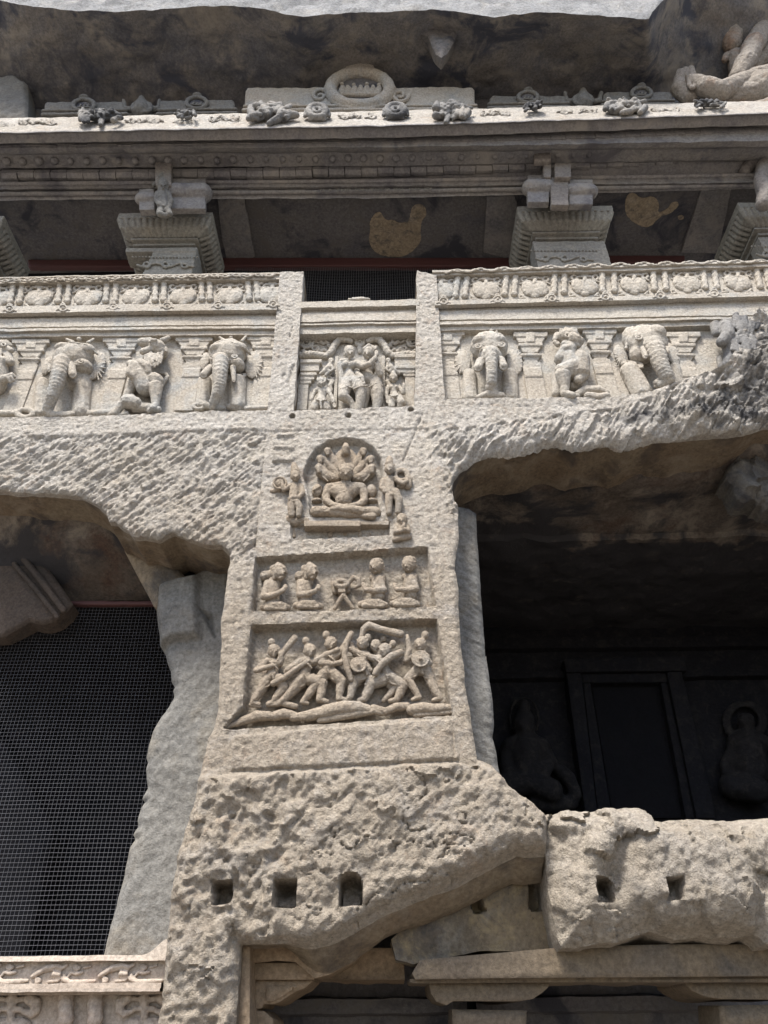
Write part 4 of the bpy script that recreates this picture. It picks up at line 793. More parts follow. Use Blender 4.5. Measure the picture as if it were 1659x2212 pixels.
# ------------------------------------------------------------------ row of small shrines behind the lip
def shrine(name, k, x0, x1, yt_, yb_, Y, mx, my, mr, lab, big=False, grp='small shrines behind the eave lip', mat=None):
    mat = mat or m_lich
    t = thing(name, at(*k((x0+x1)/2, yb_), Y), lab, 'shrine', grp)
    s = sheet('slab', rough(P(k, [(x0, yt_+(x1-x0)*.01), (x0+8, yt_-4), (x1-8, yt_-6), (x1, yt_+4), (x1+6, yb_+60), (x0-10, yb_+60)]), .5, 20, int(x0)), Y, mat, .018, lambda X, Z, s: .02*fbm(X*6, Z*6, 4, 5)+np.clip(1-s/.05, 0, 1)**2*.03, ((.3, 0),), t)
    s = S(k, Y); s.c((x0-4, yb_-2, 7, .02), (x1+6, yb_-6, 7, .02)); s.c((x0-6, yb_+16, 9, .035), (x1+8, yb_+12, 9, .035)); s.build('base_moulding', mat, t, .01, .004)
    s = S(k, Y); s.ring(mx, my, mr, mr*.55, mr*.2, .03, 18); s.e(mx, my-mr*.75, mr*.5, mr*.25, .02, .05)
    if big:
        s.ring(mx, my, mr*1.12, mr*.68, mr*.09, .02, 20); s.c((mx-mr*.45, my-mr*.62, 14, .04), (mx+mr*.45, my-mr*.62, 14, .04)); s.ring(mx, my-mr*.85, mr*.42, mr*.14, 9, .03, 10, 180, 360)
        for q in (-1, 1): spiral(s, mx+q*mr*1.35, my+mr*.2, mr*.3, 9, .02, 1.4, 0, q)
    rg = s.build('medallion_ring', mat, t, .009, .004)
    s = S(k, Y); s.e(mx, my, mr*.8, mr*.42, -.0, .02); s.build('medallion_field', m_soot, rg, .01)
    s = S(k, Y)
    for i in range(7 if big else 3):
        a = (i-(3 if big else 1))/(3.5 if big else 2); hh = mr*(.10 if i % 2 else .18)*random.uniform(.8, 1.1); s.c((mx+a*mr*.72, my+mr*.12, mr*.12, .02), (mx+a*mr*.72+4, my-hh*.3, mr*.09, .03)); s.c((mx+a*mr*.72+random.uniform(-4, 4), my-hh, mr*.075, .03))
    s.c((mx-mr*.6, my+mr*.18, mr*.09, .03), (mx+mr*.6, my+mr*.18, mr*.09, .03)); s.build('little_figures', mat, rg, .008)
    return t
shrine('shrine_slab', A1, 192, 538, 440, 482, -.18, 362, 455, 46, 'leftmost brown ledge-like shrine roof behind the eave lip, in shade', mat=m_grey)
shrine('shrine_slab', A1, 688, 1012, 434, 478, -.18, 850, 445, 44, 'second brown shrine roof from the left, left of the pale slab', mat=m_grey)
shrine('central_shrine', A1, 1060, 2050, 378, 462, -.24, 1555, 388, 128, 'long pale central slab with the big ringed horseshoe medallion', big=True, grp=None, mat=m_carv)
shrine('shrine_slab', A2, 458, 790, 415, 452, -.18, 622, 420, 42, 'pale shrine roof with small ring medallion right of the central slab', mat=m_grey)
shrine('shrine_slab', A2, 950, 1245, 398, 440, -.18, 1112, 402, 42, 'rightmost pale shrine roof, against the broken rock sculpture', mat=m_grey)
S(A1, -.2)
for k, x, y, lab in ((A1, 612, 465, 'small dark finial between the two left shrine roofs'), (A2, 860, 432, 'small brown finial between the two right shrine roofs')):
    s = S(k, -.14); s.c((x, y+20, 40, .0), (x, y-10, 26, .0), (x, y-40, 12, .0)); s.ring(x, y, 40, 22, 9, .05, 12)
    for q in (-1, 1): s.c((x+q*45, y+10, 14, .0), (x+q*70, y+5, 10, .0), (x+q*78, y-30, 8, .0))
    one(s, 'finial', m_grey, lab, 'finial', 'finials between the shrines', vox=.01, wear=.006)

# ------------------------------------------------------------------ overhanging cliff
lip = [(-80, -10), (0, 2), (50, 12), (100, 17), (150, 21), (250, 25), (350, 20), (430, 14), (500, 12), (560, 18), (600, 27), (650, 36), (720, 30), (800, 26), (860, 24), (930, 20), (985, 24), (1040, 34), (1070, 38), (1110, 31), (1160, 26), (1230, 30), (1330, 36), (1400, 41), (1415, 20), (1440, -8), (1500, -60), (1780, -90)]
lx = [p[0] for p in lip]; ly = [p[1] for p in lip]
def over():
    G = []; nx = 230; xs = np.linspace(-110, 1800, nx+1)
    back = lambda x: np.interp(x, [0, 829, 1300, 1780], [262, 240, 228, 215])
    for j in range(46):
        t = j/45.; row = []
        for x in xs:
            yb = back(x); yl = np.interp(x, lx, ly); py = yb+(yl-yb)*t; d = .45+(-1.15-.45)*t
            row.append(at(x, py, d))
        G.append(row)
    for j in range(1, 22):
        row = []
        for x in xs:
            yl = np.interp(x, lx, ly); p = at(x, yl, -1.15); row.append(p+np.array([0, .016*j, .11*j]))
        G.append(row)
    G = np.array(G); m = len(G); V = G.reshape(-1, 3); X, Y, Z = V[:, 0], V[:, 1], V[:, 2]
    q = V*np.array([1, 1, .6]); und = np.repeat(np.concatenate([np.ones(46), np.zeros(21)]), nx+1)
    n = fbm3(q*1.1, 4, 2); V[:, 2] += und*(.16*n*np.clip((Y+1.3)*1.2, .15, 1)+.04*fbm3(q*6, 3, 4)); V[:, 1] += (1-und)*(.05*n+.12*fbm3(V*5, 5, 6))+.012*fbm3(V*7, 3, 5)
    V[:, 2] += und*.5*sm(X, 2.9, 4.2)*0
    i = (np.arange(m-1)[:, None]*(nx+1)+np.arange(nx)[None, :]).ravel(); st = und*np.clip(.9*sm(-X-.2+.5*fbm3(V*1.0, 3, 9), 0, 1.0)*sm(Y, -1.1, -.5), 0, 1)*.5
    return V, np.stack([i, i+1, i+nx+2, i+nx+1], 1), st, 46, nx
V, Fc, st, mr, nx = over()
m_over = stone('overhang_rock', (.145, .143, .15), (.185, .17, .155), (.12, .122, .135), soot=.3, sootc=(.06, .063, .078), patch=1.5, patchc=(.25, .225, .19), bump=.7)
k = nx*(mr-1)
mk('cliff_overhang', V, Fc[:k], m_over, None, 60, st); tag(bpy.data.objects['cliff_overhang'], kind='structure')
V2 = V.copy(); mk('cliff_face', V2[(nx+1)*(mr-1):], Fc[k:]-(nx+1)*(mr-1), stone('grey_cliff', (.36, .365, .37), (.26, .265, .27), (.40, .39, .37), speck=.8, bump=1., dist=.06), None, 60, st[(nx+1)*(mr-1):]*0); tag(bpy.data.objects['cliff_face'], kind='structure')
loft('cliff_wall', [((-6.5, .3, 12.45), (7, .3, 12.45)), ((-6.5, .35, 15.2), (7, .35, 15.6))], m_over, None, 90, .1, .06, 1.6, 3); tag(bpy.data.objects['cliff_wall'], kind='structure')
# hanging wedge of rock from the overhang
s = sheet('rock_spall', rough(P(A2, [(120, 50), (230, 45), (330, 60), (318, 130), (290, 190), (250, 240), (225, 215), (190, 150), (150, 120)]), 1, 14, 3), -.82, m_over, .02, lambda X, Z, s: .04*fbm(X*5, Z*5, 3, 5)+np.clip(1-s/.08, 0, 1)**2*.05, ((.25, .1),)); tag(s, 'pointed grey spall of rock hanging from the overhang edge, right of centre', 'rock')
# patches and marks on the overhang
# broken diagonal block at far left, behind the lip
s = sheet('broken_block', rough(P(A1, [(-120, 320), (60, 322), (112, 345), (118, 480), (105, 560), (-120, 560)]), 1, 20, 5), -.2, m_grey, .02, lambda X, Z, s: .05*fbm(X*4, Z*4, 3, 5)+.12*np.clip((X-at(50, 200, -.2)[0])/.3+(Z-at(50, 200, -.2)[2])/.6, 0, 1)+np.clip(1-s/.06, 0, 1)**2*.05, ((.4, 0),)); tag(s, 'grey broken block of rock standing at the far left behind the eave lip', 'rock')

# ------------------------------------------------------------------ upper gallery: ceiling, pillars, screen
zc1, zc2 = at(600, 434, .42)[2], at(829, 556, 1.56)[2]
zce = (zc1+zc2)/2
uc = loft('gallery_ceiling', [((-6, .25, zce-.12), (6.5, .25, zce+.02)), ((-6, .25, zce), (6.5, .25, zce+.14)), ((-6, 1.75, zce+.02), (6.8, 1.75, zce+.14))], m_soot, None, 120, .05, .008, 4, 21)
tag(uc, 'dark soot-stained ceiling of the upper gallery with flaking plaster', 'ceiling')
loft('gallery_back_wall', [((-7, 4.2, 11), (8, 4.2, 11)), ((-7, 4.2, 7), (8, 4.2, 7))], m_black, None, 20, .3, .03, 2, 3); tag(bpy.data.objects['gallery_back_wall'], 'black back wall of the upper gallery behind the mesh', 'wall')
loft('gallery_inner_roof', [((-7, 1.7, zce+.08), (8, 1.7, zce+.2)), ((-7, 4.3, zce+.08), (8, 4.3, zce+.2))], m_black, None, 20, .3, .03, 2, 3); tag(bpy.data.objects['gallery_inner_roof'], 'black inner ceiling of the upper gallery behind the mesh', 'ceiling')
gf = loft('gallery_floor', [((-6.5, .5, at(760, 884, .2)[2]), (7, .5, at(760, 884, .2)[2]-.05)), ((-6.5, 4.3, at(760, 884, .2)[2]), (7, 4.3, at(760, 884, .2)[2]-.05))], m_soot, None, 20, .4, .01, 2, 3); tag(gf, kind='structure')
zt = at(780, 576, 1.5)[2]; zb_ = at(780, 700, 1.5)[2]
us = mesh_screen('mesh_screen', at(560, 600, 1.5)[0]-.4, at(1000, 600, 1.5)[0]+.5, zb_, zt, 1.5, .038, .0022, 'small dark wire mesh seen in the gap above the central bay, under a red rail')
def brail(px0, px1, y0, y1, Y):
    s = S(D_, Y); s.b(px0, y0, px1, y1, -.06, .04); return s
brail(480, 1115, 556, 574, 1.5).build('red_rail', m_wood, us, .015, .003)
o = tag(brail(1290, 1480, 551, 567, 1.5).build('wooden_rail', m_wood, None, .015, .003), 'dull red wooden rail in shade between the two right-hand gallery pillars', 'rail')
o = tag(brail(60, 290, 560, 575, 1.5).build('wooden_rail', m_wood, None, .015, .003), 'dull red wooden rail in shade left of the left gallery pillar', 'rail')
def capital(k, cx, wt, yt_, seed, lab, Y=.30, lean=0, full=True, back=1.25):
    """stepped, fluted pillar capital, deep in y, widening upwards; seen from below"""
    t = thing('gallery_pillar', at(*k(cx, yt_+270), Y+.3), lab, 'pillar', 'pillars of the upper gallery'); pc = at(*k(cx, yt_), Y); mp = mpp(pc)*k.s; hw = wt*.5*mp
    zt_ = pc[2]; lev = lambda dy, dep: at(*k(cx, yt_+dy), dep)[2]
    cxw = pc[0]
    def frustum(s, z0, z1, w0, w1, y0, y1, b_=back):
        v = np.array([[cxw-w0, y0, z0], [cxw+w0, y0, z0], [cxw-w1, y1, z1], [cxw+w1, y1, z1], [cxw-w0, b_-(y0-Y), z0], [cxw+w0, b_-(y0-Y), z0], [cxw-w1, b_-(y1-Y), z1], [cxw+w1, b_-(y1-Y), z1]]); s.add(v, BOXF)
    s = S(k, Y); z1 = zt_; z2 = lev(22, Y); z3 = lev(100, Y+.17)
    frustum(s, z2, z1, hw*.99, hw, Y, Y); s.build('abacus', m_cap, t, .012, .003, smooth=0, sharp=40)
    s = S(k, Y); n = 14
    frustum(s, z3, z2, hw*.66, hw*.93, Y+.17, Y+.02)
    for i in range(n+1):
        a = i/n*2-1
        top = np.array([cxw+a*hw*.95, Y+.035, z2-.01]); bot = np.array([cxw+a*hw*.70, Y+.19, z3]); mid = (top+bot)/2+np.array([a*hw*.06, -.035, -.02]); s.cap(top, mid, hw*.062, hw*.066); s.cap(mid, bot, hw*.062, hw*.05)
    for sg in (-1, 1):
        m2 = int((back-Y)/.085)
        for i in range(m2):
            y = Y+.08+i*.085; top = np.array([cxw+sg*hw*.95, y, z2-.01]); bot = np.array([cxw+sg*hw*.70, max(y, Y+.19), z3]); mid = (top+bot)/2+np.array([sg*.035, 0, -.02]); s.cap(top, mid, .036, .038); s.cap(mid, bot, .038, .03)
    s.build('fluted_cushion', m_cap, t, .010, .003, smooth=1)
    s = S(k, Y); zz = z3; wv = .70; yy = Y+.17
    for dy, f in ((125, .66), (150, .60), (178, .55)):
        zn = lev(dy, yy+.03); frustum(s, zn+.015, zz-.012, hw*f*.95, hw*wv*.93, yy+.05, yy+.03); frustum(s, zn, zn+.035, hw*(f+.05), hw*(f+.05), yy-.005, yy-.005); zz = zn; wv = f; yy += .035
    s.build('stepped_neck', m_cap, t, .009, .002, smooth=0, sharp=40)
    s = S(k, Y); zn = lev(330, Y+.14); w_ = hw*.74
    if full: frustum(s, zn, zz-.01, w_, w_, Y+.16, Y+.16, Y+.6)
    else:
        frustum(s, zz-.10, zz-.01, w_, w_, Y+.16, Y+.16, Y+.6); v0 = cxw+w_*.35
        v = np.array([[cxw-w_*.45, Y+.17, zn], [cxw+w_, Y+.17, zn], [cxw-w_*.2, Y+.17, zz-.05], [cxw+w_, Y+.17, zz-.05], [cxw-w_*.45, Y+.6, zn], [cxw+w_, Y+.6, zn], [cxw-w_*.2, Y+.6, zz-.05], [cxw+w_, Y+.6, zz-.05]]); s.add(v, BOXF)
    s.build('shaft_block', m_cap, t, .010, .005, smooth=1, sharp=40)
    s = S(k, Y+.15); yb0 = yt_+185
    for i in range(20): s.c((cx-wt*.35+i*wt*.036, yb0+8, 5, .0))
    spn = [(cx-wt*.3+i*wt*.05, yb0+42+8*math.sin(i*1.2), 5, .0) for i in range(13)]; s.c(*spn)
    for i in (-1, 0, 1): s.ring(cx+i*wt*.2, yb0+42, 14, 12, 5, .0, 8)
    s.build('carved_band', m_cap, t, .008, .002, smooth=1)
    return t
c1 = capital(A1, 716, 408, 918, 1, 'left gallery pillar with fluted capital, its block broken away at lower left', lean=0, full=False)
c2 = capital(A2, 780, 412, 890, 2, 'right gallery pillar with fluted capital and an intact carved block below')
c3 = capital(A2, 1735, 420, 872, 3, 'fluted pillar capital cut off by the right edge, above the parapet end')
c4 = capital(A1, -190, 420, 935, 4, 'dim fluted capital cut off by the left edge of the upper gallery')
# brackets and bracket figures over the capitals
def bracket(k, parts, lab, fig=None):
    t = thing('roof_bracket', at(*k(*parts[0][:2]), .2), lab, 'bracket', 'brackets above the gallery pillars')
    for q in parts:
        x0, y0, x1, y1, Y, nm = q; s = S(k, Y); s.b(x0, y0, x1, y1, -.10, .0)
        if nm == 'roll': s.c((x0+12, (y0+y1)/2, (y1-y0)*.30, -.02), (x1-12, (y0+y1)/2, (y1-y0)*.30, -.02))
        s.build(nm, m_eave if nm == 'roll' else m_brt, t, .012, .006, 12)
    return t
m_brt = stone('bracket_stone', (.22, .20, .18), (.17, .155, .145), (.25, .22, .19), bump=.5)
bracket(A1, [(600, 815, 668, 905, .02, 'roll'), (738, 770, 888, 900, .02, 'roll'), (670, 700, 740, 800, -.12, 'strut')], 'shaded roll brackets either side of the small figure over the left pillar')
bracket(A2, [(620, 755, 715, 872, .02, 'roll'), (800, 775, 902, 882, .02, 'roll'), (722, 765, 798, 885, -.05, 'post'), (738, 705, 808, 765, -.12, 'post'), (650, 655, 720, 690, -.18, 'arm'), (690, 690, 722, 765, -.1, 'arm')], 'broken post and roll brackets over the right gallery pillar')
s = S(A1, -.02)
s.head(705, 800, 26, .08, 0); s.c((705, 825, 22, .05), (703, 870, 20, .05), (708, 900, 26, .04)); s.c((680, 835, 11, .06), (672, 865, 10, .07), (690, 885, 9, .1)); s.c((728, 835, 11, .06), (740, 870, 10, .06), (730, 900, 9, .07)); s.c((695, 905, 15, .05), (690, 925, 13, .09), (715, 932, 11, .06)); s.c((722, 905, 15, .05), (735, 925, 12, .08)); s.c((700, 700, 20, .0), (712, 740, 22, .0), (700, 780, 24, .03)); s.c((680, 790, 12, .03), (665, 800, 10, .03))
one(s, 'bracket_figure', m_grey, 'small weathered figure seated on top of the left gallery pillar', 'sculpture', vox=.008, wear=.004)
s = S(A2, .0); s.c((1640, 720, 30, .0), (1625, 780, 26, .02), (1650, 840, 34, .04), (1640, 880, 30, .04)); s.c((1590, 700, 30, -.1), (1560, 740, 24, -.1))
one(s, 'bracket_figure', m_brt, 'worn brown bracket stump over the pillar at the right edge', 'sculpture', vox=.01, wear=.006)
# carved ceiling panels and plaster patches
def cpatch(k, pts, mat, name, lab, cat, dz, yy=1.0, th=.02):
    """flat piece on the ceiling: outline in the picture, laid on the ceiling plane"""
    out_ = []
    for x, y in rough(chaikin(P(k, pts)) if cat == 'plaster' else P(k, pts), 1.0, 3 if cat == 'plaster' else 14, 3):
        r = F_+R_*((x-W0/2)/FP)-U_*((y-H0/2)/FP); zc = zce-dz
        for _ in range(4):
            p = CAM+r*((zc-CAM[2])/r[2]); zc = zce-dz+.02+(p[0]+6)/12.5*.12
        out_.append(p)
    n = len(out_); V = np.array(out_+[p+np.array([0, 0, th+.03]) for p in out_]); f = [tuple(range(n))[::-1]]+[(i, (i+1) % n, n+(i+1) % n, n+i) for i in range(n)]
    o = mk(name, V, f, mat, None, 30); return tag(o, lab, cat)
cpatch(A1, [(1595, 950), (1640, 905), (1665, 955), (1700, 948), (1720, 965), (1770, 960), (1775, 900), (1800, 880), (1835, 885), (1845, 930), (1822, 950), (1815, 1000), (1822, 1040), (1780, 1090), (1740, 1110), (1680, 1110), (1620, 1095), (1590, 1040), (1600, 1000)], m_plast, 'plaster_patch', 'large tan flaking plaster patch on the gallery ceiling above the central gap', 'plaster', .012)
cpatch(A2, [(1050, 840), (1080, 830), (1110, 860), (1165, 845), (1192, 880), (1180, 925), (1230, 900), (1240, 875), (1270, 870), (1275, 890), (1235, 925), (1190, 935), (1150, 985), (1100, 975), (1045, 935), (1040, 880)], m_plast, 'plaster_patch', 'tan plaster patch with a curled tail, on the ceiling right of the right pillar', 'plaster', .012)
cpatch(A2, [(1268, 935), (1285, 928), (1298, 938), (1290, 950), (1272, 950)], m_plast, 'plaster_patch', 'tiny tan plaster scrap beside the curled plaster patch', 'plaster', .012)
cpatch(A2, [(445, 850), (560, 845), (575, 880), (560, 1105), (520, 1115), (430, 1090)], m_eave, 'ceiling_panel', 'carved ceiling panel just left of the right gallery pillar', 'panel', .07)
cpatch(A2, [(1372, 822), (1500, 822), (1440, 1095), (1285, 1090)], m_eave, 'ceiling_panel', 'plain raised ceiling panel between the two right-hand pillars', 'panel', .05)
cpatch(A1, [(940, 862), (1055, 858), (1100, 1110), (1040, 1130), (985, 1140), (960, 1040)], m_eave, 'ceiling_panel', 'carved crumbling ceiling panel just right of the left gallery pillar', 'panel', .07)
# a flake with a pink core on the overhang

# ------------------------------------------------------------------ scroll-carved balustrade at lower left
LB = thing('scroll_balustrade', at(170, 2200, .3), 'reddish balustrade with a lively scroll frieze, bottom left below the wire mesh', 'balustrade')
x1w = at(*B5(1070, 1850), .3)[0]
def lbrow(pts_d): return [((at(-90, yl, d)[0], d if y is None else y, at(-90, yl, d)[2]), (x1w, d if y is None else y, at(340, yr, d)[2])) for (yl, yr, d, y) in pts_d]
Ya = .25
rows = lbrow([(2068, 2064, Ya, .9), (2068, 2064, Ya, Ya+.01), (2070, 2066, Ya-.01, None), (2076, 2076, Ya-.01, None)])
def ss(yL, yR, d): return at(-90, yL, d)[2], at(340, yR, d)[2]
zL, zR = ss(2077, 2075, Ya-.01)
def addseg(yL, yR, d, dn=None):
    global zL, zR
    rows.append(((-3.3, d, zL), (x1w, d, zR))); zL, zR = ss(yL, yR, d if dn is None else dn); rows.append(((-3.3, d, zL), (x1w, d, zR)))
rows = [((-3.3, .9, ss(2067, 2062, Ya)[0]), (x1w, .9, ss(2067, 2062, Ya)[1])), ((-3.3, Ya, ss(2067, 2062, Ya)[0]), (x1w, Ya, ss(2067, 2062, Ya)[1])), ((-3.3, Ya-.01, zL), (x1w, Ya-.01, zR))]
addseg(2126, 2122, Ya+.05, Ya-.03); addseg(2136, 2134, Ya-.03); addseg(2144, 2141, Ya-.05); addseg(2150, 2147, Ya+.05); addseg(2400, 2398, Ya+.16); addseg(3000, 3000, Ya)
def snd(V):
    V[:, 1] += .01*fbm3(V*3, 3, 4); b = sm(V[:, 0], x1w-.22, x1w); V[:, 2] += b*b*.10*sm(V[:, 2], ss(2080, 2080, Ya)[0], ss(2067, 2067, Ya)[0]); return V
loft('rail_body', rows, m_pink, LB, 120, .03, .006, 9, 33, 30, snd)
def scroll(x, Y=Ya+.05):
    s = S(B5, Y)
    s.c((x-130, 1905, 12, .012), (x-90, 1880, 15, .016), (x-40, 1850, 15, .018), (x+20, 1838, 15, .018), (x+60, 1850, 13, .016), (x+90, 1835, 9, .012)); s.c((x-120, 1890, 9, .012), (x-60, 1872, 9, .012), (x, 1862, 8, .012), (x+50, 1872, 8, .012))
    s.c((x+75, 1900, 9, .012), (x+70, 1925, 14, .016), (x+110, 1945, 15, .018), (x+170, 1945, 16, .018), (x+230, 1940, 13, .016), (x+270, 1935, 8, .012))
    spiral(s, x+150, 1845, 24, 8, .012, 1.5, 0, 1); spiral(s, x-100, 1930, 22, 8, .012, 1.4, 2, -1); spiral(s, x+20, 1895, 30, 8, .014, 1.3, 1, 1); s.c((x+10, 1890, 16, .02), (x+40, 1895, 12, .02)); s.c((x+190, 1880, 8, .01), (x+150, 1890, 10, .012), (x+120, 1880, 9, .012), (x+100, 1905, 8, .01))
    s.c((x+200, 1850, 7, .01), (x+240, 1840, 7, .01)); s.c((x-30, 1940, 7, .01), (x+30, 1935, 9, .012), (x+50, 1915, 8, .01)); return s.build('scroll_motif', m_pink, LB, .0045, .0015, 40, 1)
s0 = scroll(340); pa = at(*B5(340, 1890), Ya+.05)
for x in (770, -90, 1200): 
    if x == 1200: continue
    pb = at(*B5(x, 1887), Ya+.05); dupart(s0, LB, pb-pa)
def balus(x):
    s = S(B5, Ya+.16); s.c((x, 2030, 40, .03), (x, 2320, 34, .03)); s.c((x-5, 2085, 42, .04), (x+5, 2085, 42, .04)); s.c((x, 2130, 44, .05), (x, 2150, 40, .05)); s.c((x-8, 2180, 40, .045), (x+8, 2180, 40, .045)); s.c((x, 2290, 52, .05)); s.b(x-46, 2015, x+46, 2045, -.03, .05); return s.build('baluster', m_pink, LB, .007, .002)
b0 = balus(424); pa = at(*B5(424, 2150), Ya+.16); pb = at(*B5(612, 2148), Ya+.16); dupart(b0, LB, pb-pa)
def bvase(x):
    s = S(B5, Ya+.16); s.c((x-60, 2115, 16, .03), (x+60, 2115, 16, .03)); s.c((x, 2040, 30, .02), (x, 2110, 26, .02)); s.c((x, 2130, 24, .02), (x, 2170, 22, .02)); s.e(x-60, 2230, 80, 55, .0, .06); s.e(x+60, 2230, 80, 55, .0, .06)
    for q in (-1, 1): s.c((x+q*110, 2050, 28, .03), (x+q*155, 2075, 30, .03), (x+q*160, 2120, 26, .03), (x+q*135, 2150, 20, .03), (x+q*80, 2130, 14, .03)); s.c((x+q*130, 2040, 18, .02), (x+q*40, 2055, 16, .02))
    return s.build('vase', m_pink, LB, .007, .003)
b0 = bvase(930); pa = at(*B5(930, 2130), Ya+.16); pb = at(*B5(75, 2132), Ya+.16); dupart(b0, LB, pb-pa)

# ------------------------------------------------------------------ elephants and lions of the parapet
def elephant(k, Y, base, lab, head, trunk, tusks, ears, legs, extra=None, eyes=(), beads=(), band=None, leaves=()):
    t = thing('elephant_sculpture', at(*k(*base), Y), lab, 'elephant sculpture', 'elephants carved along the parapet')
    s = S(k, Y)
    for q in head: s.e(q[0], q[1], q[2]*1.04, q[3]*1.1, q[4], q[5]*1.12)
    trunk = [(x, y, r*(.84 if i < 3 else .92), d) for i, (x, y, r, d) in enumerate(trunk)]
    for q in legs: s.c(*q)
    bd_ = s.build('body', m_carv, t, .009, .004)
    S(k, Y).ridged(trunk, 9, .07).build('trunk', m_carv, t, .006, .0015, smooth=1)
    for q in tusks: s = S(k, Y); s.c(*q); a = q[-1]; s.ring(a[0], a[1], a[2]*.75, a[2]*.7, a[2]*.25, a[3]+.01, 8); s.build('tusk', m_carv, t, .006, .0015)
    for (x, y, rx, ry, d, n, sg) in ears:
        s = S(k, Y); s.e(x, y, rx, ry, d, .035)
        for i in range(n):
            a = math.radians(-70+140*i/(n-1)) if sg > 0 else math.radians(250-140*i/(n-1)); ex = x+rx*math.cos(a)*1.02; ey = y+ry*math.sin(a)*1.02; s.c((x+rx*.45*math.cos(a), y+ry*.5*math.sin(a), rx*.05, d+.026), (ex*.97+x*.03, ey*.97+y*.03, rx*.085, d+.014))
        s.build('ear', m_carv, t, .006, .002)
    for x, y in eyes: s = S(k, Y); d = .0; h = head[0]; d = h[4]+h[5]*.98; s.ring(x, y, 15, 10, 4.5, d, 10); s.c((x, y, 7, d)); s.build('eye', m_carv, bd_, .005, .001)
    if beads:
        s = S(k, Y); (xa, ya, da), (xb, yb, db), n, r = beads
        for i in range(n): f = i/(n-1); x = xa+(xb-xa)*f; y = ya+(yb-ya)*f+10*math.sin(f*math.pi); d = da+(db-da)*f; s.c((x, y-r, r*.6, d), (x, y+r*1.3, r*.8, d+.004))
        s.c((xa, ya-r*1.4, r*.5, da), (xb, yb-r*1.4, r*.5, db)); s.build('necklace', m_carv, bd_, .006, .001)
    if band: s = S(k, Y); s.ridged(band, 7, .18); s.build('headband', m_carv, bd_, .006, .001, smooth=1)
    if leaves:
        s = S(k, Y)
        for q in leaves: s.c(*q)
        s.build('crest', m_carv, bd_, .006, .001)
    if extra:
        s = S(k, Y); extra(s); s.build('base', m_carv, t, .007, .003, smooth=1)
    return t
def ex1(s):
    s.ring(140, 862, 42, 22, 17, .05, 16); s.c((270, 868, 22, .1), (310, 872, 20, .09), (385, 868, 22, .08), (400, 862, 12, .1)); s.c((245, 880, 10, .06), (280, 890, 10, .06), (350, 885, 10, .06))
elephant(A3, BG, (330, 890), 'leftmost whole elephant, trunk sweeping down left to a curled tip', [(400, 555, 108, 80, .10, .15), (350, 505, 50, 32, .17, .08), (455, 515, 62, 38, .16, .08), (340, 590, 55, 50, .16, .10), (450, 610, 55, 45, .1, .1)],
    [(335, 590, 50, .24), (322, 650, 45, .25), (305, 710, 40, .24), (285, 765, 34, .21), (266, 815, 30, .16), (258, 850, 27, .12), (285, 872, 22, .11), (330, 872, 18, .10)], [[(385, 600, 24, .20), (398, 650, 20, .23)], [(275, 600, 12, .16), (268, 625, 10, .18)]],
    [(520, 598, 56, 84, .03, 8, 1), (258, 600, 26, 55, .03, 6, -1)], [[(235, 700, 36, .0), (222, 860, 40, .0)], [(455, 690, 44, .02), (440, 860, 46, .02)], [(400, 640, 50, .05), (420, 700, 44, .03)]], ex1, ((345, 570), (440, 575)), ((412, 672, .08), (500, 658, .05), 11, 6), [(320, 490, 6, .22), (390, 472, 6, .24), (470, 485, 6, .23), (530, 535, 6, .14)],
    ([(365, 455, 7, .1), (400, 470, 9, .14)], [(510, 455, 7, .08), (480, 472, 9, .14)], [(432, 455, 14, .1)]))
def ex2(s):
    s.ring(1085, 822, 28, 14, 11, .05, 12); s.c((1125, 815, 20, .06), (1150, 825, 16, .06)); s.c((1250, 825, 16, .05), (1290, 822, 20, .05), (1310, 828, 10, .05)); s.c((1190, 830, 18, .08), (1220, 832, 10, .07))
elephant(A3, BG, (1200, 835), 'elephant beside the left plain post, beaded headband, one thick tusk', [(1245, 535, 100, 78, .10, .14), (1190, 510, 46, 32, .17, .08), (1290, 505, 58, 36, .16, .08), (1200, 580, 52, 50, .16, .10), (1290, 600, 48, 45, .08, .1)],
    [(1205, 580, 46, .24), (1200, 640, 43, .25), (1198, 700, 38, .23), (1185, 755, 31, .19), (1170, 795, 27, .14), (1165, 822, 24, .10)], [[(1150, 615, 24, .17), (1112, 650, 21, .2)], [(1272, 610, 16, .15), (1276, 680, 10, .17)]],
    [(1385, 592, 50, 78, .03, 8, 1), (1118, 575, 26, 52, .02, 6, -1)], [[(1118, 690, 36, .0), (1104, 820, 40, .0)], [(1300, 690, 44, .02), (1292, 820, 46, .02)]], ex2, ((1158, 555), (1280, 548)), ((1240, 660, .08), (1340, 650, .04), 10, 6), [(1160, 490, 7, .2), (1215, 462, 7, .22), (1270, 475, 7, .23), (1330, 500, 7, .2), (1365, 535, 7, .12)],
    ([(1260, 448, 12, .1)], [(1225, 462, 9, .1), (1200, 445, 7, .08)], [(1320, 465, 9, .1), (1342, 440, 7, .08)]))
def ex3(s):
    s.c((295, 742, 14, .08), (340, 728, 20, .1), (400, 735, 18, .1), (420, 745, 12, .06)); s.c((345, 715, 16, .12), (375, 718, 14, .12)); s.c((370, 698, 9, .14), (378, 690, 7, .14))
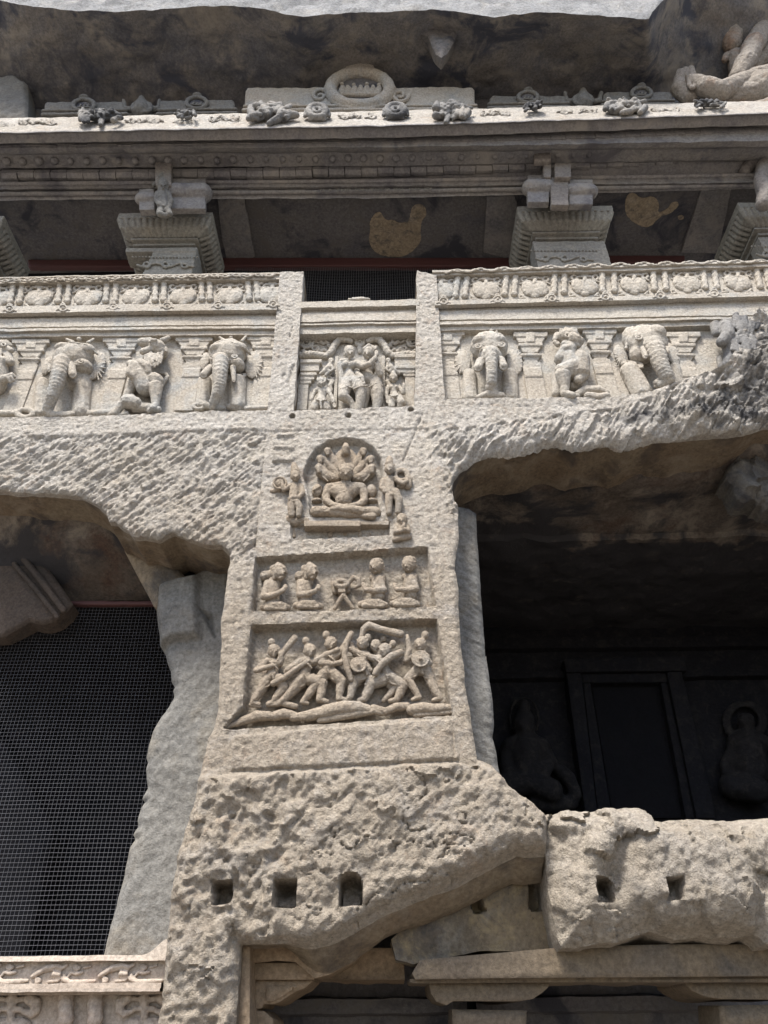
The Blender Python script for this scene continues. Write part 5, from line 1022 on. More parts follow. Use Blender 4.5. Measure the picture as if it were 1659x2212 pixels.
elephant(A5, BG, (360, 750), 'elephant facing front with straight ringed trunk, right of the right plain post', [(345, 505, 88, 70, .10, .14), (305, 478, 40, 30, .17, .08), (385, 478, 42, 30, .17, .08), (350, 550, 55, 50, .15, .10)],
    [(355, 535, 34, .24), (356, 585, 31, .24), (357, 630, 28, .22), (355, 670, 26, .18), (350, 695, 24, .14), (358, 712, 20, .12)], [[(305, 575, 22, .17), (292, 603, 20, .21)], [(398, 570, 22, .17), (412, 597, 20, .21)]],
    [(464, 575, 40, 62, .02, 7, 1), (220, 572, 40, 62, .02, 7, -1)], [[(250, 640, 32, .0), (255, 745, 36, .0)], [(440, 640, 34, .0), (445, 745, 36, .0)]], ex3, ((293, 500), (405, 494)), None, [(275, 470, 7, .16), (310, 448, 8, .18), (355, 440, 8, .19), (400, 448, 8, .18), (425, 480, 7, .16)],
    ([(330, 436, 8, .12)], [(380, 434, 8, .12)], [(355, 428, 10, .1)]))
def ex4(s): s.c((1135, 672, 16, .12), (1150, 660, 14, .16), (1200, 668, 16, .14), (1225, 680, 12, .1)); s.c((1130, 690, 10, .1), (1190, 690, 12, .1))
elephant(A5, BG, (1120, 700), 'large elephant turned right with bead necklace, above the rough dark rock', [(1085, 485, 98, 80, .12, .15), (1020, 470, 46, 60, .10, .10), (1130, 440, 48, 38, .20, .09), (1060, 540, 55, 45, .12, .1)],
    [(1118, 500, 52, .24), (1140, 550, 45, .25), (1158, 600, 38, .24), (1180, 640, 33, .21), (1192, 668, 29, .17), (1160, 680, 22, .15), (1140, 672, 16, .14)], [[(1070, 515, 16, .22), (1082, 550, 12, .25)], [(1180, 510, 10, .22), (1188, 525, 8, .24)]],
    [(965, 545, 34, 55, .02, 8, -1), (1210, 540, 30, 60, .02, 7, 1)], [[(1010, 620, 44, .04), (1060, 720, 48, .04)], [(1215, 610, 30, .0), (1228, 680, 30, .0)]], ex4, ((1050, 460),), ((978, 575, .09), (1068, 592, .13), 10, 7), [(990, 510, 7, .14), (1000, 450, 7, .15), (1030, 415, 7, .18), (1070, 402, 7, .2)], ())
def lion(k, Y, base, lab, fn, mat=None, vox=.006):
    t = thing('lion_sculpture', at(*k(*base), Y), lab, 'lion sculpture', 'lions carved along the parapet')
    for nm, q in fn: s = S(k, Y); q(s); s.build(nm, mat or m_carv, t, vox, .0025, smooth=1)
    return t
def curls(s, cx, cy, rx, ry, d, n, r, seed):
    rs = random.Random(seed)
    for i in range(n):
        a = rs.uniform(0, 6.28); q = math.sqrt(rs.random()); x = cx+rx*q*math.cos(a); y = cy+ry*q*math.sin(a); s.c((x, y, r, d-.02*q*q), (x+rs.uniform(-.5, .5)*r, y+r*1.6, r*.55, d-.02*q*q+.006))
lion(A3, BG, (780, 875), 'rearing lion over its prey between the two left elephants, head thrown back', [
    ('head', lambda s: (s.e(850, 502, 54, 50, .13, .11), s.c((815, 478, 32, .17), (780, 474, 25, .2), (768, 470, 18, .21)), s.c((815, 512, 22, .17), (780, 522, 17, .19)), s.c((825, 462, 10, .24), (850, 458, 8, .24)), s.c((815, 468, 8, .25)), s.c((890, 462, 18, .1), (918, 448, 12, .1)), s.e(870, 530, 46, 40, .10, .10))),
    ('mane', lambda s: (s.e(830, 565, 52, 36, .12, .09), curls(s, 835, 560, 50, 34, .20, 34, 9, 3), curls(s, 880, 520, 34, 34, .15, 16, 9, 4))),
    ('body', lambda s: (s.c((748, 612, 40, .16), (770, 660, 50, .13), (795, 720, 46, .11)), s.c((715, 590, 22, .18), (740, 600, 30, .18)), s.c((725, 590, 20, .2), (712, 640, 24, .18), (745, 660, 20, .18)), s.c((770, 585, 26, .2), (800, 605, 24, .21), (810, 635, 16, .2)), s.e(835, 690, 62, 58, .10, .12), s.c((850, 720, 40, .12), (850, 770, 26, .12), (848, 815, 20, .12), (835, 832, 18, .15)), s.c((740, 680, 34, .08), (710, 730, 26, .06), (690, 780, 22, .05)))),
    ('tail', lambda s: s.c((890, 690, 12, .06), (915, 660, 11, .04), (905, 645, 10, .04), (870, 640, 9, .04))),
    ('prey', lambda s: (s.c((700, 800, 42, .10), (735, 805, 36, .10)), s.c((660, 815, 26, .10), (625, 860, 20, .10), (600, 868, 14, .08)), s.c((740, 830, 26, .06), (800, 828, 26, .06), (850, 835, 20, .08)), s.c((690, 862, 14, .08), (650, 872, 10, .08)), s.c((722, 770, 16, .12), (712, 790, 14, .14)), s.c((820, 845, 18, .12), (865, 838, 16, .12)), s.c((490, 880, 12, .04), (500, 878, 9, .04))))])
lion(A3, BG, (20, 720), 'lion at the left edge, cut off, reaching out one clawed paw', [
    ('head', lambda s: (s.e(12, 495, 44, 38, .12, .08), s.c((40, 510, 20, .15), (62, 516, 14, .16)), s.c((35, 470, 12, .14), (60, 490, 9, .12)), s.ring(20, 485, 12, 9, 5, .2, 8), curls(s, 0, 530, 50, 30, .16, 18, 10, 6))),
    ('body', lambda s: (s.c((40, 540, 26, .12), (55, 580, 22, .13)), s.c((-20, 600, 60, .1), (-30, 700, 60, .08)), s.c((10, 575, 26, .15), (-10, 620, 30, .12)))),
    ('paw', lambda s: (s.c((-20, 690, 28, .12), (25, 672, 24, .14), (62, 658, 20, .15)), s.c((65, 645, 10, .16), (80, 660, 8, .15)), s.c((60, 662, 10, .17), (72, 680, 8, .15)), s.c((45, 668, 10, .17), (55, 688, 8, .15))))])
lion(A5, BG, (770, 750), 'seated lion with grinning mouth between the two right elephants', [
    ('head', lambda s: (s.e(718, 455, 54, 40, .14, .10), s.c((745, 470, 34, .19), (768, 478, 22, .2)), s.c((705, 492, 20, .17), (760, 495, 18, .18)), s.c((745, 450, 12, .24), (765, 458, 10, .25)), s.ring(715, 450, 12, 9, 5, .23, 8), s.c((665, 450, 16, .12), (655, 470, 12, .12)), s.c((655, 482, 10, .12), (668, 492, 12, .12)), curls(s, 720, 425, 45, 14, .2, 16, 9, 8))),
    ('body', lambda s: (s.c((720, 515, 36, .14), (690, 560, 36, .12)), s.c((700, 515, 18, .19), (730, 512, 22, .2), (738, 530, 14, .2)), s.c((770, 570, 46, .13), (770, 620, 48, .12)), s.c((720, 560, 44, .12), (740, 620, 48, .12)), s.c((700, 620, 44, .15), (740, 600, 36, .16)), s.c((690, 640, 36, .16), (700, 690, 22, .14), (700, 725, 18, .13), (735, 732, 16, .15)), s.c((660, 640, 22, .1), (658, 725, 18, .08)), s.c((790, 640, 24, .12), (765, 660, 22, .14)), s.c((740, 690, 22, .05), (790, 690, 22, .04)))),
    ('prey', lambda s: (s.c((760, 728, 16, .08), (800, 708, 22, .08), (860, 710, 22, .08), (895, 722, 16, .08)), s.c((810, 735, 18, .12), (860, 742, 20, .12), (900, 735, 16, .1)), s.c((710, 740, 14, .12), (760, 735, 12, .12))))])
lion(A5, .08, (1520, 600), 'rough blackened lion emerging from the broken rock at the right end', [
    ('body', lambda s: (s.e(1520, 440, 90, 80, .06, .16), s.c((1410, 405, 24, .12), (1415, 440, 18, .14)), s.c((1460, 400, 30, .15), (1470, 450, 30, .2), (1440, 480, 24, .2)), s.c((1470, 480, 32, .15), (1485, 540, 30, .12), (1470, 590, 28, .1)), s.c((1590, 420, 50, .05), (1640, 500, 80, .0), (1560, 600, 60, .0)), s.c((1430, 560, 14, .0), (1440, 610, 14, .0)))),
    ('mane', lambda s: (curls(s, 1530, 400, 80, 50, .22, 46, 13, 9), curls(s, 1540, 470, 60, 50, .22, 30, 13, 12)))], m_lich, .008)

# ------------------------------------------------------------------ embracing couple in the central bay
NY = .19
t = thing('couple_sculpture', at(*A4(830, 1225), NY), 'embracing couple, tallest carved figures, in the middle of the central bay', 'sculpture')
s = S(A4, NY); s.head(745, 770, 50, .17, .15); s.c((740, 815, 24, .11), (740, 835, 24, .1)); s.c((690, 850, 32, .1), (740, 850, 42, .12), (800, 855, 30, .12)); s.c((715, 870, 36, .15)); s.c((770, 872, 36, .16)); s.c((742, 880, 48, .1), (745, 930, 36, .1), (750, 980, 48, .1), (765, 1010, 58, .1))
s.c((675, 865, 28, .1), (682, 930, 25, .1), (682, 990, 23, .09), (672, 1050, 19, .08)); s.hand(668, 1068, 16, .2, 1, .08)
s.c((800, 862, 30, .16), (860, 882, 25, .2), (905, 862, 22, .22), (950, 815, 20, .23)); s.hand(958, 795, 15, .1, -1, .23)
s.c((728, 1010, 52, .1), (705, 1080, 46, .13), (695, 1120, 38, .14), (740, 1150, 32, .1), (772, 1190, 26, .08), (772, 1225, 22, .07)); s.c((800, 1010, 52, .12), (835, 1080, 46, .13), (832, 1140, 38, .12), (822, 1220, 32, .09))
s.build('woman', m_carv, t, .0048, .0025, 45, 1)
s = S(A4, NY); s.head(898, 772, 54, .15, -.35); s.c((895, 825, 30, .09), (893, 845, 32, .09)); s.c((850, 870, 36, .06), (900, 865, 50, .08), (960, 868, 34, .08)); s.c((885, 900, 62, .07), (880, 950, 50, .07), (905, 1000, 58, .07))
s.c((965, 880, 30, .1), (992, 935, 25, .12), (985, 950, 24, .13)); s.c((985, 945, 24, .14), (968, 900, 22, .17), (962, 870, 20, .19)); s.hand(965, 862, 15, .1, -1, .2)
s.c((800, 930, 26, .1), (830, 960, 24, .15), (845, 975, 20, .17)); s.hand(850, 985, 17, .2, 1, .18)
s.c((950, 1010, 54, .08), (965, 1090, 50, .09), (968, 1150, 40, .08), (962, 1220, 32, .06)); s.c((890, 1010, 48, .05), (880, 1100, 36, .04), (860, 1200, 26, .03))
s.build('man', m_carv, t, .0048, .0025, 45, 1)
s = S(A4, NY); s.c((862, 742, 14, .19), (900, 722, 22, .19), (950, 745, 20, .14), (965, 790, 16, .1)); curls(s, 920, 728, 45, 26, .2, 18, 8, 5); s.build('headdress', m_carv, t, .006, .001)
s = S(A4, NY); s.c((715, 1035, 7, .19), (765, 1050, 7, .19)); s.c((780, 1060, 8, .19), (830, 1040, 8, .2), (885, 1035, 8, .19)); s.c((780, 1045, 12, .18), (790, 1010, 11, .18), (830, 960, 10, .18)); s.c((905, 1045, 7, .14), (960, 1015, 7, .16), (1010, 1035, 7, .12)); s.c((700, 975, 6, .14), (750, 985, 6, .17), (800, 975, 6, .16)); s.c((855, 975, 7, .12), (910, 975, 7, .14), (950, 955, 7, .12)); s.build('garment_folds', m_carv, t, .005, .001, smooth=1)
t = thing('attendant_sculpture', at(*A4(530, 1225), NY), 'small attendant with curly hair at the left foot of the embracing couple', 'sculpture', 'attendants beside the couple')
s = S(A4, NY); s.head(522, 1012, 38, .1, -.1); s.c((525, 1050, 16, .06), (525, 1060, 18, .06)); s.c((490, 1075, 22, .06), (530, 1070, 26, .07), (572, 1068, 20, .06)); s.c((528, 1090, 38, .06), (525, 1130, 30, .06), (515, 1170, 44, .06)); s.c((478, 1180, 34, .07), (465, 1222, 34, .06)); s.c((550, 1180, 34, .07), (565, 1222, 32, .06))
s.c((575, 1070, 20, .07), (600, 1120, 17, .08), (622, 1165, 15, .08)); s.hand(625, 1180, 12, .1, 1, .08); s.c((478, 1078, 20, .05), (455, 1110, 16, .05), (440, 1150, 15, .05)); s.hand(438, 1160, 11, -.1, 1, .05); s.build('figure', m_carv, t, .0048, .0025, 45, 1)
s = S(A4, NY); curls(s, 522, 985, 36, 18, .14, 22, 8, 3); s.build('hair', m_carv, t, .0055, .001, smooth=1)
s = S(A4, NY); s.c((480, 1145, 7, .12), (520, 1155, 7, .13), (565, 1145, 7, .12)); s.c((515, 1158, 8, .13), (520, 1215, 9, .11)); s.build('sash', m_carv, t, .005, .001, smooth=1)
t = thing('attendant_sculpture', at(*A4(1110, 1205), NY), 'small crowned attendant raising one hand at the right foot of the embracing couple', 'sculpture', 'attendants beside the couple')
s = S(A4, NY); s.head(1095, 975, 36, .1, -.1, (0, 14)); s.c((1095, 1012, 15, .06), (1095, 1024, 16, .06)); s.c((1062, 1042, 20, .05), (1100, 1040, 24, .06), (1140, 1042, 18, .05)); s.c((1080, 1050, 20, .09)); s.c((1118, 1050, 20, .09)); s.c((1098, 1060, 36, .06), (1098, 1095, 27, .06), (1105, 1130, 38, .06))
s.c((1085, 1140, 30, .06), (1082, 1200, 27, .06)); s.c((1135, 1135, 32, .07), (1160, 1170, 30, .08), (1150, 1198, 24, .06)); s.c((1050, 1052, 18, .06), (1042, 1100, 16, .06), (1046, 1140, 14, .06)); s.hand(1048, 1150, 11, .1, 1, .06)
s.c((1145, 1050, 18, .06), (1175, 1095, 16, .08), (1178, 1060, 14, .1)); s.hand(1178, 1045, 11, .1, -1, .11); s.build('figure', m_carv, t, .0048, .0025, 45, 1)
s = S(A4, NY); s.c((1065, 1112, 6, .11), (1100, 1118, 6, .13), (1140, 1108, 6, .11)); s.build('belt', m_carv, t, .005, .001, smooth=1)
for sg, lab in ((0, 'flying figure carved beside the woman, left under the makara arch'), (1, 'flying figure carved beside the man, right under the makara arch')):
    X = (lambda x: x) if not sg else (lambda x: 1655-x)
    s = S(A4, NY); s.head(X(600), 838, 24, .05, .2); s.c((X(598), 865, 20, .04), (X(575), 895, 26, .04), (X(545), 925, 22, .03), (X(520), 940, 16, .02)); s.c((X(600), 875, 14, .05), (X(618), 905, 12, .06), (X(600), 920, 10, .06)); s.c((X(560), 905, 20, .04), (X(590), 925, 16, .04), (X(560), 950, 13, .03)); spiral(s, X(590), 975, 30, 9, .01, 1.3, 0, 1)
    s.c((X(610), 1010, 22, .0), (X(590), 1040, 20, .0), (X(600), 1080, 14, .0))
    one(s, 'flying_figure', m_carv, lab, 'sculpture', 'flying figures over the attendants', vox=.006, wear=.002)

# ------------------------------------------------------------------ enthroned figure with serpent hoods
JY = .10
t = thing('enthroned_figure', at(*A6(840, 800), JY), 'cross-legged meditating figure under a fan of serpent hoods, in the arched niche', 'sculpture')
s = S(A6, JY); s.head(845, 450, 64, .12, 0); s.c((842, 515, 34, .05), (842, 545, 36, .05)); s.c((715, 575, 38, .05), (840, 568, 50, .05), (970, 575, 38, .05)); s.c((770, 600, 55, .05), (830, 640, 62, .05), (890, 600, 55, .05)); s.c((830, 620, 72, .04), (828, 680, 62, .05))
for q in (-1, 1):
    X = (lambda x: 1680-x) if q > 0 else (lambda x: x)
    s.c((X(702), 590, 36, .05), (X(688), 640, 32, .05), (X(690), 680, 28, .07), (X(740), 712, 24, .11), (X(810), 722, 22, .14))
s.hand(815, 722, 20, 1, .15, .15); s.hand(860, 716, 20, -1, .1, .155)
s.c((610, 765, 46, .09), (680, 765, 42, .1), (780, 775, 34, .11), (900, 790, 28, .1), (1000, 795, 26, .09)); s.c((1075, 770, 46, .09), (1000, 765, 40, .11), (900, 748, 32, .14), (800, 740, 28, .14), (740, 745, 24, .14)); s.c((990, 800, 22, .12), (1060, 800, 28, .12)); s.e(840, 760, 170, 40, .06, .07)
s.build('figure', m_rlf, t, .0048, .003, 45, 1)
s = S(A6, JY); curls(s, 845, 405, 62, 30, .15, 36, 11, 3); s.build('hair', m_rlf, t, .0055, .001, smooth=1)
s = S(A6, JY); s.e(842, 345, 92, 92, .02, .035); s.c((842, 300, 38, .05), (845, 255, 30, .08), (845, 232, 20, .07)); s.c((845, 255, 26, .11), (845, 290, 22, .1))
for q in (-1, 1):
    X = (lambda x: x) if q < 0 else (lambda x: 1685-x)
    for ch in ([(770, 505, 34, .01), (700, 490, 42, .02), (650, 450, 44, .03), (632, 415, 34, .06)], [(772, 470, 30, .015), (715, 410, 34, .02), (670, 360, 32, .04), (640, 342, 30, .07)], [(785, 430, 26, .01), (750, 370, 30, .02), (715, 310, 30, .03), (700, 280, 28, .07)]):
        s.c(*[(X(a), b, c, d) for a, b, c, d in ch]); a, b, c, d = ch[-1]; s.c((X(a), b, c*.7, d+.02), (X(a), b+c*.9, c*.55, d+.02)); s.c((X(a-14), b-c*.7, 8, d+.02), (X(a+14), b-c*.7, 8, d+.02))
    for ch in ([(700, 520, 6, .055), (665, 490, 6, .06), (640, 450, 6, .07)], [(740, 505, 6, .055), (700, 440, 6, .06), (665, 385, 6, .065)], [(770, 480, 6, .05), (735, 400, 6, .05), (712, 320, 6, .06)]): s.c(*[(X(a), b, c, d) for a, b, c, d in ch])
s.build('serpent_hoods', m_rlf, t, .006, .0015, smooth=1)
s = S(A6, JY); s.e(618, 600, 46, 60, .0, .05); s.e(612, 680, 44, 30, .0, .05); s.c((590, 590, 10, .05), (640, 560, 8, .05)); s.build('cushion', m_rlf, t, .006, .0015)
s = S(A6, JY); s.e(1048, 600, 46, 60, .0, .05); s.e(1052, 680, 50, 30, .0, .05); s.build('cushion', m_rlf, t, .006, .0015)
t = thing('throne_bench', at(*A6(820, 970), .06), 'long carved bench under the meditating figure with tiny lions between its legs', 'throne')
s = S(A6, .08); s.b(510, 832, 960, 878, -.03, .13); s.b(960, 836, 1190, 868, -.03, .10); s.c((1180, 835, 24, .06), (1230, 800, 26, .05), (1280, 785, 24, .04)); s.c((395, 825, 34, .05), (440, 850, 36, .05), (480, 840, 30, .05), (530, 838, 26, .06)); s.build('seat', m_rlf, t, .007, .004)
for x, w_ in ((722, 18), (958, 18), (1170, 16), (430, 14)): s = S(A6, .10); s.b(x-w_, 880, x+w_, 965, -.03, .05); s.build('leg', m_rlf, t, .007, .003)
for pts in ([(510, 900, 24), (540, 920, 22), (525, 955, 20)], [(590, 920, 18), (615, 945, 20), (640, 970, 16)], [(815, 920, 26), (845, 930, 30), (840, 955, 30)], [(1040, 935, 24), (1070, 920, 22), (1035, 955, 20)], [(1100, 885, 24), (1125, 905, 22), (1120, 950, 22)]):
    s = S(A6, .13); s.c(*[(a, b, c, .03) for a, b, c in pts]); s.c((pts[0][0]-16, pts[0][1]-20, 9, .05), (pts[0][0]+16, pts[0][1]-18, 9, .05)); s.c((pts[0][0], pts[0][1]+4, 9, .085)); s.build('bench_lion', m_rlf, t, .006, .002)
AY = .015
t = thing('fan_bearer', at(*A6(440, 820), AY), 'standing attendant in a tall cap holding a round fan, left of the niche', 'sculpture', 'fan bearers beside the niche')
s = S(A6, AY); s.head(442, 480, 42, .08, .1); s.c((442, 520, 20, .04), (442, 540, 20, .04)); s.c((400, 560, 24, .04), (440, 555, 28, .05), (485, 560, 22, .04)); s.c((440, 590, 44, .04), (430, 640, 34, .05), (425, 680, 40, .05)); s.c((410, 700, 32, .05), (412, 790, 26, .04)); s.c((455, 690, 30, .06), (475, 730, 26, .06), (470, 790, 22, .05))
s.c((490, 568, 22, .05), (500, 620, 20, .06), (470, 650, 18, .08), (420, 652, 17, .09)); s.hand(412, 652, 14, -1, .1, .09); s.c((395, 568, 20, .05), (350, 590, 18, .05), (340, 560, 17, .06)); s.hand(338, 550, 13, -.1, -1, .06); s.build('figure', m_rlf, t, .0048, .003, 45, 1)
s = S(A6, AY); s.c((440, 445, 34, .05), (434, 410, 28, .05), (430, 385, 20, .05)); s.ring(440, 445, 36, 14, 6, .08, 10, 0, 180); s.build('cap', m_rlf, t, .0055, .001)
s = S(A6, AY); s.e(318, 535, 62, 52, .0, .045, -.5); s.ring(318, 535, 52, 46, 9, .04, 14); s.c((255, 600, 18, .0), (310, 590, 20, .01), (370, 560, 16, .01)); s.build('fan', m_rlf, t, .006, .002)
t = thing('fan_bearer', at(*A6(1220, 790), AY), 'standing attendant leaning with a curled round fan, right of the niche', 'sculpture', 'fan bearers beside the niche')
s = S(A6, AY); s.head(1192, 425, 42, .08, -.1); s.c((1190, 465, 20, .04), (1188, 490, 20, .04)); s.c((1150, 515, 26, .04), (1190, 505, 30, .05), (1238, 505, 24, .04)); s.c((1185, 540, 46, .04), (1195, 590, 36, .05), (1205, 625, 42, .05)); s.c((1190, 640, 34, .05), (1188, 700, 28, .05), (1190, 770, 24, .04)); s.c((1240, 610, 34, .06), (1268, 670, 30, .06), (1262, 760, 24, .05))
s.c((1142, 525, 26, .05), (1132, 575, 23, .05), (1160, 605, 20, .06)); s.c((1245, 510, 22, .05), (1300, 540, 20, .06), (1330, 520, 18, .07)); s.hand(1332, 508, 13, -.2, -1, .07); s.build('figure', m_rlf, t, .0048, .003, 45, 1)
s = S(A6, AY); s.c((1192, 385, 34, .05), (1192, 350, 26, .05), (1192, 335, 18, .05)); s.ring(1192, 390, 38, 14, 7, .08, 10, 0, 180); s.build('cap', m_rlf, t, .0055, .001)
s = S(A6, AY); s.ring(1290, 470, 52, 42, 15, .03, 16); s.c((1340, 560, 30, .02), (1350, 510, 26, .03), (1330, 450, 20, .03), (1290, 430, 16, .03), (1250, 450, 16, .03)); s.c((1270, 560, 26, .01), (1330, 560, 22, .01)); s.build('fan', m_rlf, t, .006, .002)
s = S(A6, .03); s.head(1292, 825, 46, .09, -.1); s.c((1290, 875, 46, .05), (1290, 920, 48, .05)); s.c((1250, 880, 22, .07), (1245, 925, 20, .08), (1290, 915, 18, .11), (1300, 880, 15, .12)); s.c((1335, 880, 22, .07), (1342, 920, 20, .08), (1310, 905, 17, .11)); s.c((1235, 985, 22, .05), (1290, 972, 24, .06), (1350, 965, 22, .05)); s.c((1260, 940, 36, .04), (1320, 940, 36, .04)); s.hand(1305, 880, 13, .1, -1, .12)
one(s, 'kneeling_devotee', m_rlf, 'small kneeling devotee with folded hands below the right fan bearer', 'sculpture', vox=.0055)

# ------------------------------------------------------------------ four seated devotees and a book stand
DY = .105
def devotee(lab, hx, hy, face, tx, ty, arm, hand, hd, bx, by, bw, bun=None):
    t = thing('seated_devotee', at(*B1(bx, by+30), DY), lab, 'sculpture', 'devotees in the upper panel')
    s = S(B1, DY); s.head(hx, hy, 53, .09, face, None, True); s.c((hx-face*8, hy+50, 24, .05), (tx, ty-45, 26, .05)); s.c((tx-28, ty-25, 28, .05), (tx+28, ty-25, 28, .05)); s.c((tx, ty, 48, .05), (tx, ty+55, 44, .05), (tx, ty+95, 44, .05))
    s.c(*arm); s.hand(*hand, 15, *hd, .13)
    s.c((bx-bw, by+8, 22, .05), (bx-bw*.3, by-4, 30, .08), (bx+bw*.4, by, 30, .08), (bx+bw, by+10, 20, .06)); s.c((bx-bw*.7, by+14, 20, .09), (bx+bw*.7, by+16, 18, .09)); fg = s.build('figure', m_rlf, t, .0048, .003, 45, 1)
    if bun:
        s = S(B1, DY); s.c((*bun, 34, .04), (bun[0]+45, bun[1]-12, 26, .05)); s.c((hx-45, hy-25, 22, .07), (hx-35, hy+30, 18, .07)); s.c((hx-10, hy-52, 16, .1), (hx+30, hy-30, 13, .14), (hx+45, hy+5, 10, .12)); s.c((hx-15, hy-50, 15, .1), (hx-30, hy-10, 15, .12), (hx-35, hy+40, 14, .1)); s.build('hair', m_rlf, fg, .0055, .002)
    return t
devotee('leftmost seated devotee in the upper panel, hair in a large bun', 372, 242, .55, 325, 345, [(290, 330, 27, .08), (268, 405, 23, .1), (300, 405, 21, .12), (350, 388, 19, .13), (392, 365, 17, .13)], (395, 360), (.6, -.8), 345, 470, 80, (275, 268))
devotee('second seated devotee from the left, hair bun, hands held at the chest', 582, 240, .55, 540, 340, [(512, 325, 26, .08), (508, 395, 22, .1), (560, 388, 20, .12), (605, 370, 17, .13)], (615, 360), (.6, -.8), 565, 460, 82, (508, 270))
devotee('shaven seated devotee facing left, just right of the book stand', 1018, 202, -.55, 1030, 308, [(1040, 300, 27, .08), (1068, 360, 22, .1), (1000, 368, 20, .12), (950, 360, 17, .13)], (938, 350), (-.2, -1), 998, 452, 82)
devotee('rightmost shaven seated devotee in the upper panel', 1235, 190, -.55, 1245, 302, [(1262, 300, 27, .08), (1285, 352, 22, .1), (1215, 362, 20, .12), (1160, 358, 17, .13)], (1148, 352), (-.3, -1), 1210, 446, 82)
t = thing('book_stand', at(*B1(795, 490), DY), 'crossed-leg stand with a bundle on it in the middle of the upper panel', 'stand')
S(B1, DY).c((742, 484, 13, .03), (790, 405, 16, .06), (800, 385, 14, .06)).build('leg', m_rlf, t, .0055)
S(B1, DY).c((862, 484, 13, .03), (805, 405, 15, .06), (795, 385, 14, .06)).build('leg', m_rlf, t, .0055)
s = S(B1, DY); s.ring(785, 320, 40, 20, 16, .08, 14); s.b(762, 340, 812, 375, -.03, .09); s.c((735, 320, 20, .03), (745, 370, 22, .02)); s.c((825, 320, 20, .03), (825, 365, 20, .02)); s.build('bundle', m_rlf, t, .0055, .002)
s = S(B1, DY); s.c((840, 310, 14, .04), (865, 278, 16, .06), (900, 290, 16, .06), (905, 330, 15, .05), (880, 345, 12, .04)); s.build('hand_shape', m_rlf, t, .0055)

# ------------------------------------------------------------------ battle panel
WY = .115
def warrior(lab, hx, hy, face, knot, body, arms, legs, props=(), mats=None, r=43):
    t = thing('warrior_sculpture', at(*B1(body[-1][0], max(l[-1][1] for l in legs)+15), WY), lab, 'sculpture', 'warriors in the battle panel')
    s = S(B1, WY); s.head(hx, hy, r, .085, face); s.c((hx, hy+r*.8, 20, .05), (body[0][0], body[0][1]-20, 24, .05)); bx, by = body[0]; s.c((bx-32, by-12, 24, .06), (bx, by-14, 30, .06), (bx+34, by-12, 24, .06))
    bx2, by2 = body[1]; s.c((bx, by, 44, .055), ((bx+bx2)/2, (by+by2)/2, 34, .055), (bx2, by2, 40, .06))
    for a in arms: s.c(*[(*q, .08+.01*i) if len(q) == 3 else q for i, q in enumerate(a)]); q = a[-1]; p = a[-2]; s.hand(q[0], q[1], 12, q[0]-p[0], q[1]-p[1]+.01, .1)
    for l in legs: s.c(*[(*q, .06) if len(q) == 3 else q for q in l]); q = l[-1]
    fg = s.build('figure', m_rlf, t, .0048, .003, 45, 1)
    s = S(B1, WY); s.c((knot[0]+(hx-knot[0])*.3, knot[1]+26, 18, .075)); s.c((knot[0], knot[1]+10, 23, .075), (knot[0], knot[1]+4, 23, .075)); s.ring(hx, hy-r*.45, r*.8, r*.22, 7, .1, 12, 0, 180); s.build('topknot', m_rlf, fg, .0055, .001)
    s = S(B1, WY); s.ring(bx2, by2-6, 36, 12, 8, .09, 10, 0, 180); s.c((bx2, by2, 8, .12), (bx2+6, by2+26, 8, .11)); s.build('belt', m_rlf, fg, .0055, .001)
    s = S(B1, WY); s.c((bx-30, by-20, 6, .115), (bx+4, by+8, 7, .125), (bx+26, by+34, 6, .11)); s.build('sash', m_rlf, fg, .0048, .001, smooth=1)
    s = S(B1, WY)
    for l in legs: s.ring((l[0][0]+l[1][0])/2, (l[0][1]+l[1][1])/2, l[0][2]*.9, l[0][2]*.4, 6, .09, 8, 0, 180)
    s.build('shorts_hem', m_rlf, fg, .0048, .001, smooth=1)
    for nm, pts in props:
        s = S(B1, WY)
        if nm == 'shield': x, y, q = pts; s.e(x, y, q, q*.88, .13, .03); s.ring(x, y, q*.88, q*.8, 6, .145, 18); s.c((x, y, q*.18, .165))
        else: s.c(*pts)
        s.build(nm, m_rlf, t, .0055, .001)
    return t
warrior('leftmost battle figure with a club held upright beside his head', 335, 770, .1, (318, 705), [(335, 860), (325, 930)], [[(290, 840, 24), (250, 870, 21), (215, 900, 19), (270, 885, 18), (320, 870, 16)], [(370, 850, 24), (385, 820, 20), (380, 790, 18)]],
    [[(290, 960, 38), (250, 1030, 32), (205, 1090, 24), (190, 1115, 16), (235, 1125, 12)], [(370, 960, 38), (402, 1015, 32), (345, 1085, 24), (325, 1110, 14), (365, 1115, 12)]], [('club', [(365, 830, 14, .1), (410, 760, 19, .1), (470, 685, 23, .1)])])
warrior('striding warrior second from left, swinging a long club upward', 575, 765, .35, (548, 695), [(560, 850), (535, 925)], [[(515, 840, 26), (470, 870, 23), (425, 895, 19)], [(600, 845, 24), (640, 820, 22), (700, 790, 20), (760, 760, 17)]],
    [[(525, 960, 44), (470, 1020, 36), (415, 1085, 26), (360, 1125, 16), (320, 1130, 12)], [(590, 965, 42), (655, 985, 36), (650, 1050, 28), (640, 1095, 22), (690, 1108, 14)]], [('club', [(330, 985, 22, .1), (400, 950, 20, .11), (480, 890, 18, .12), (560, 840, 14, .12)])])
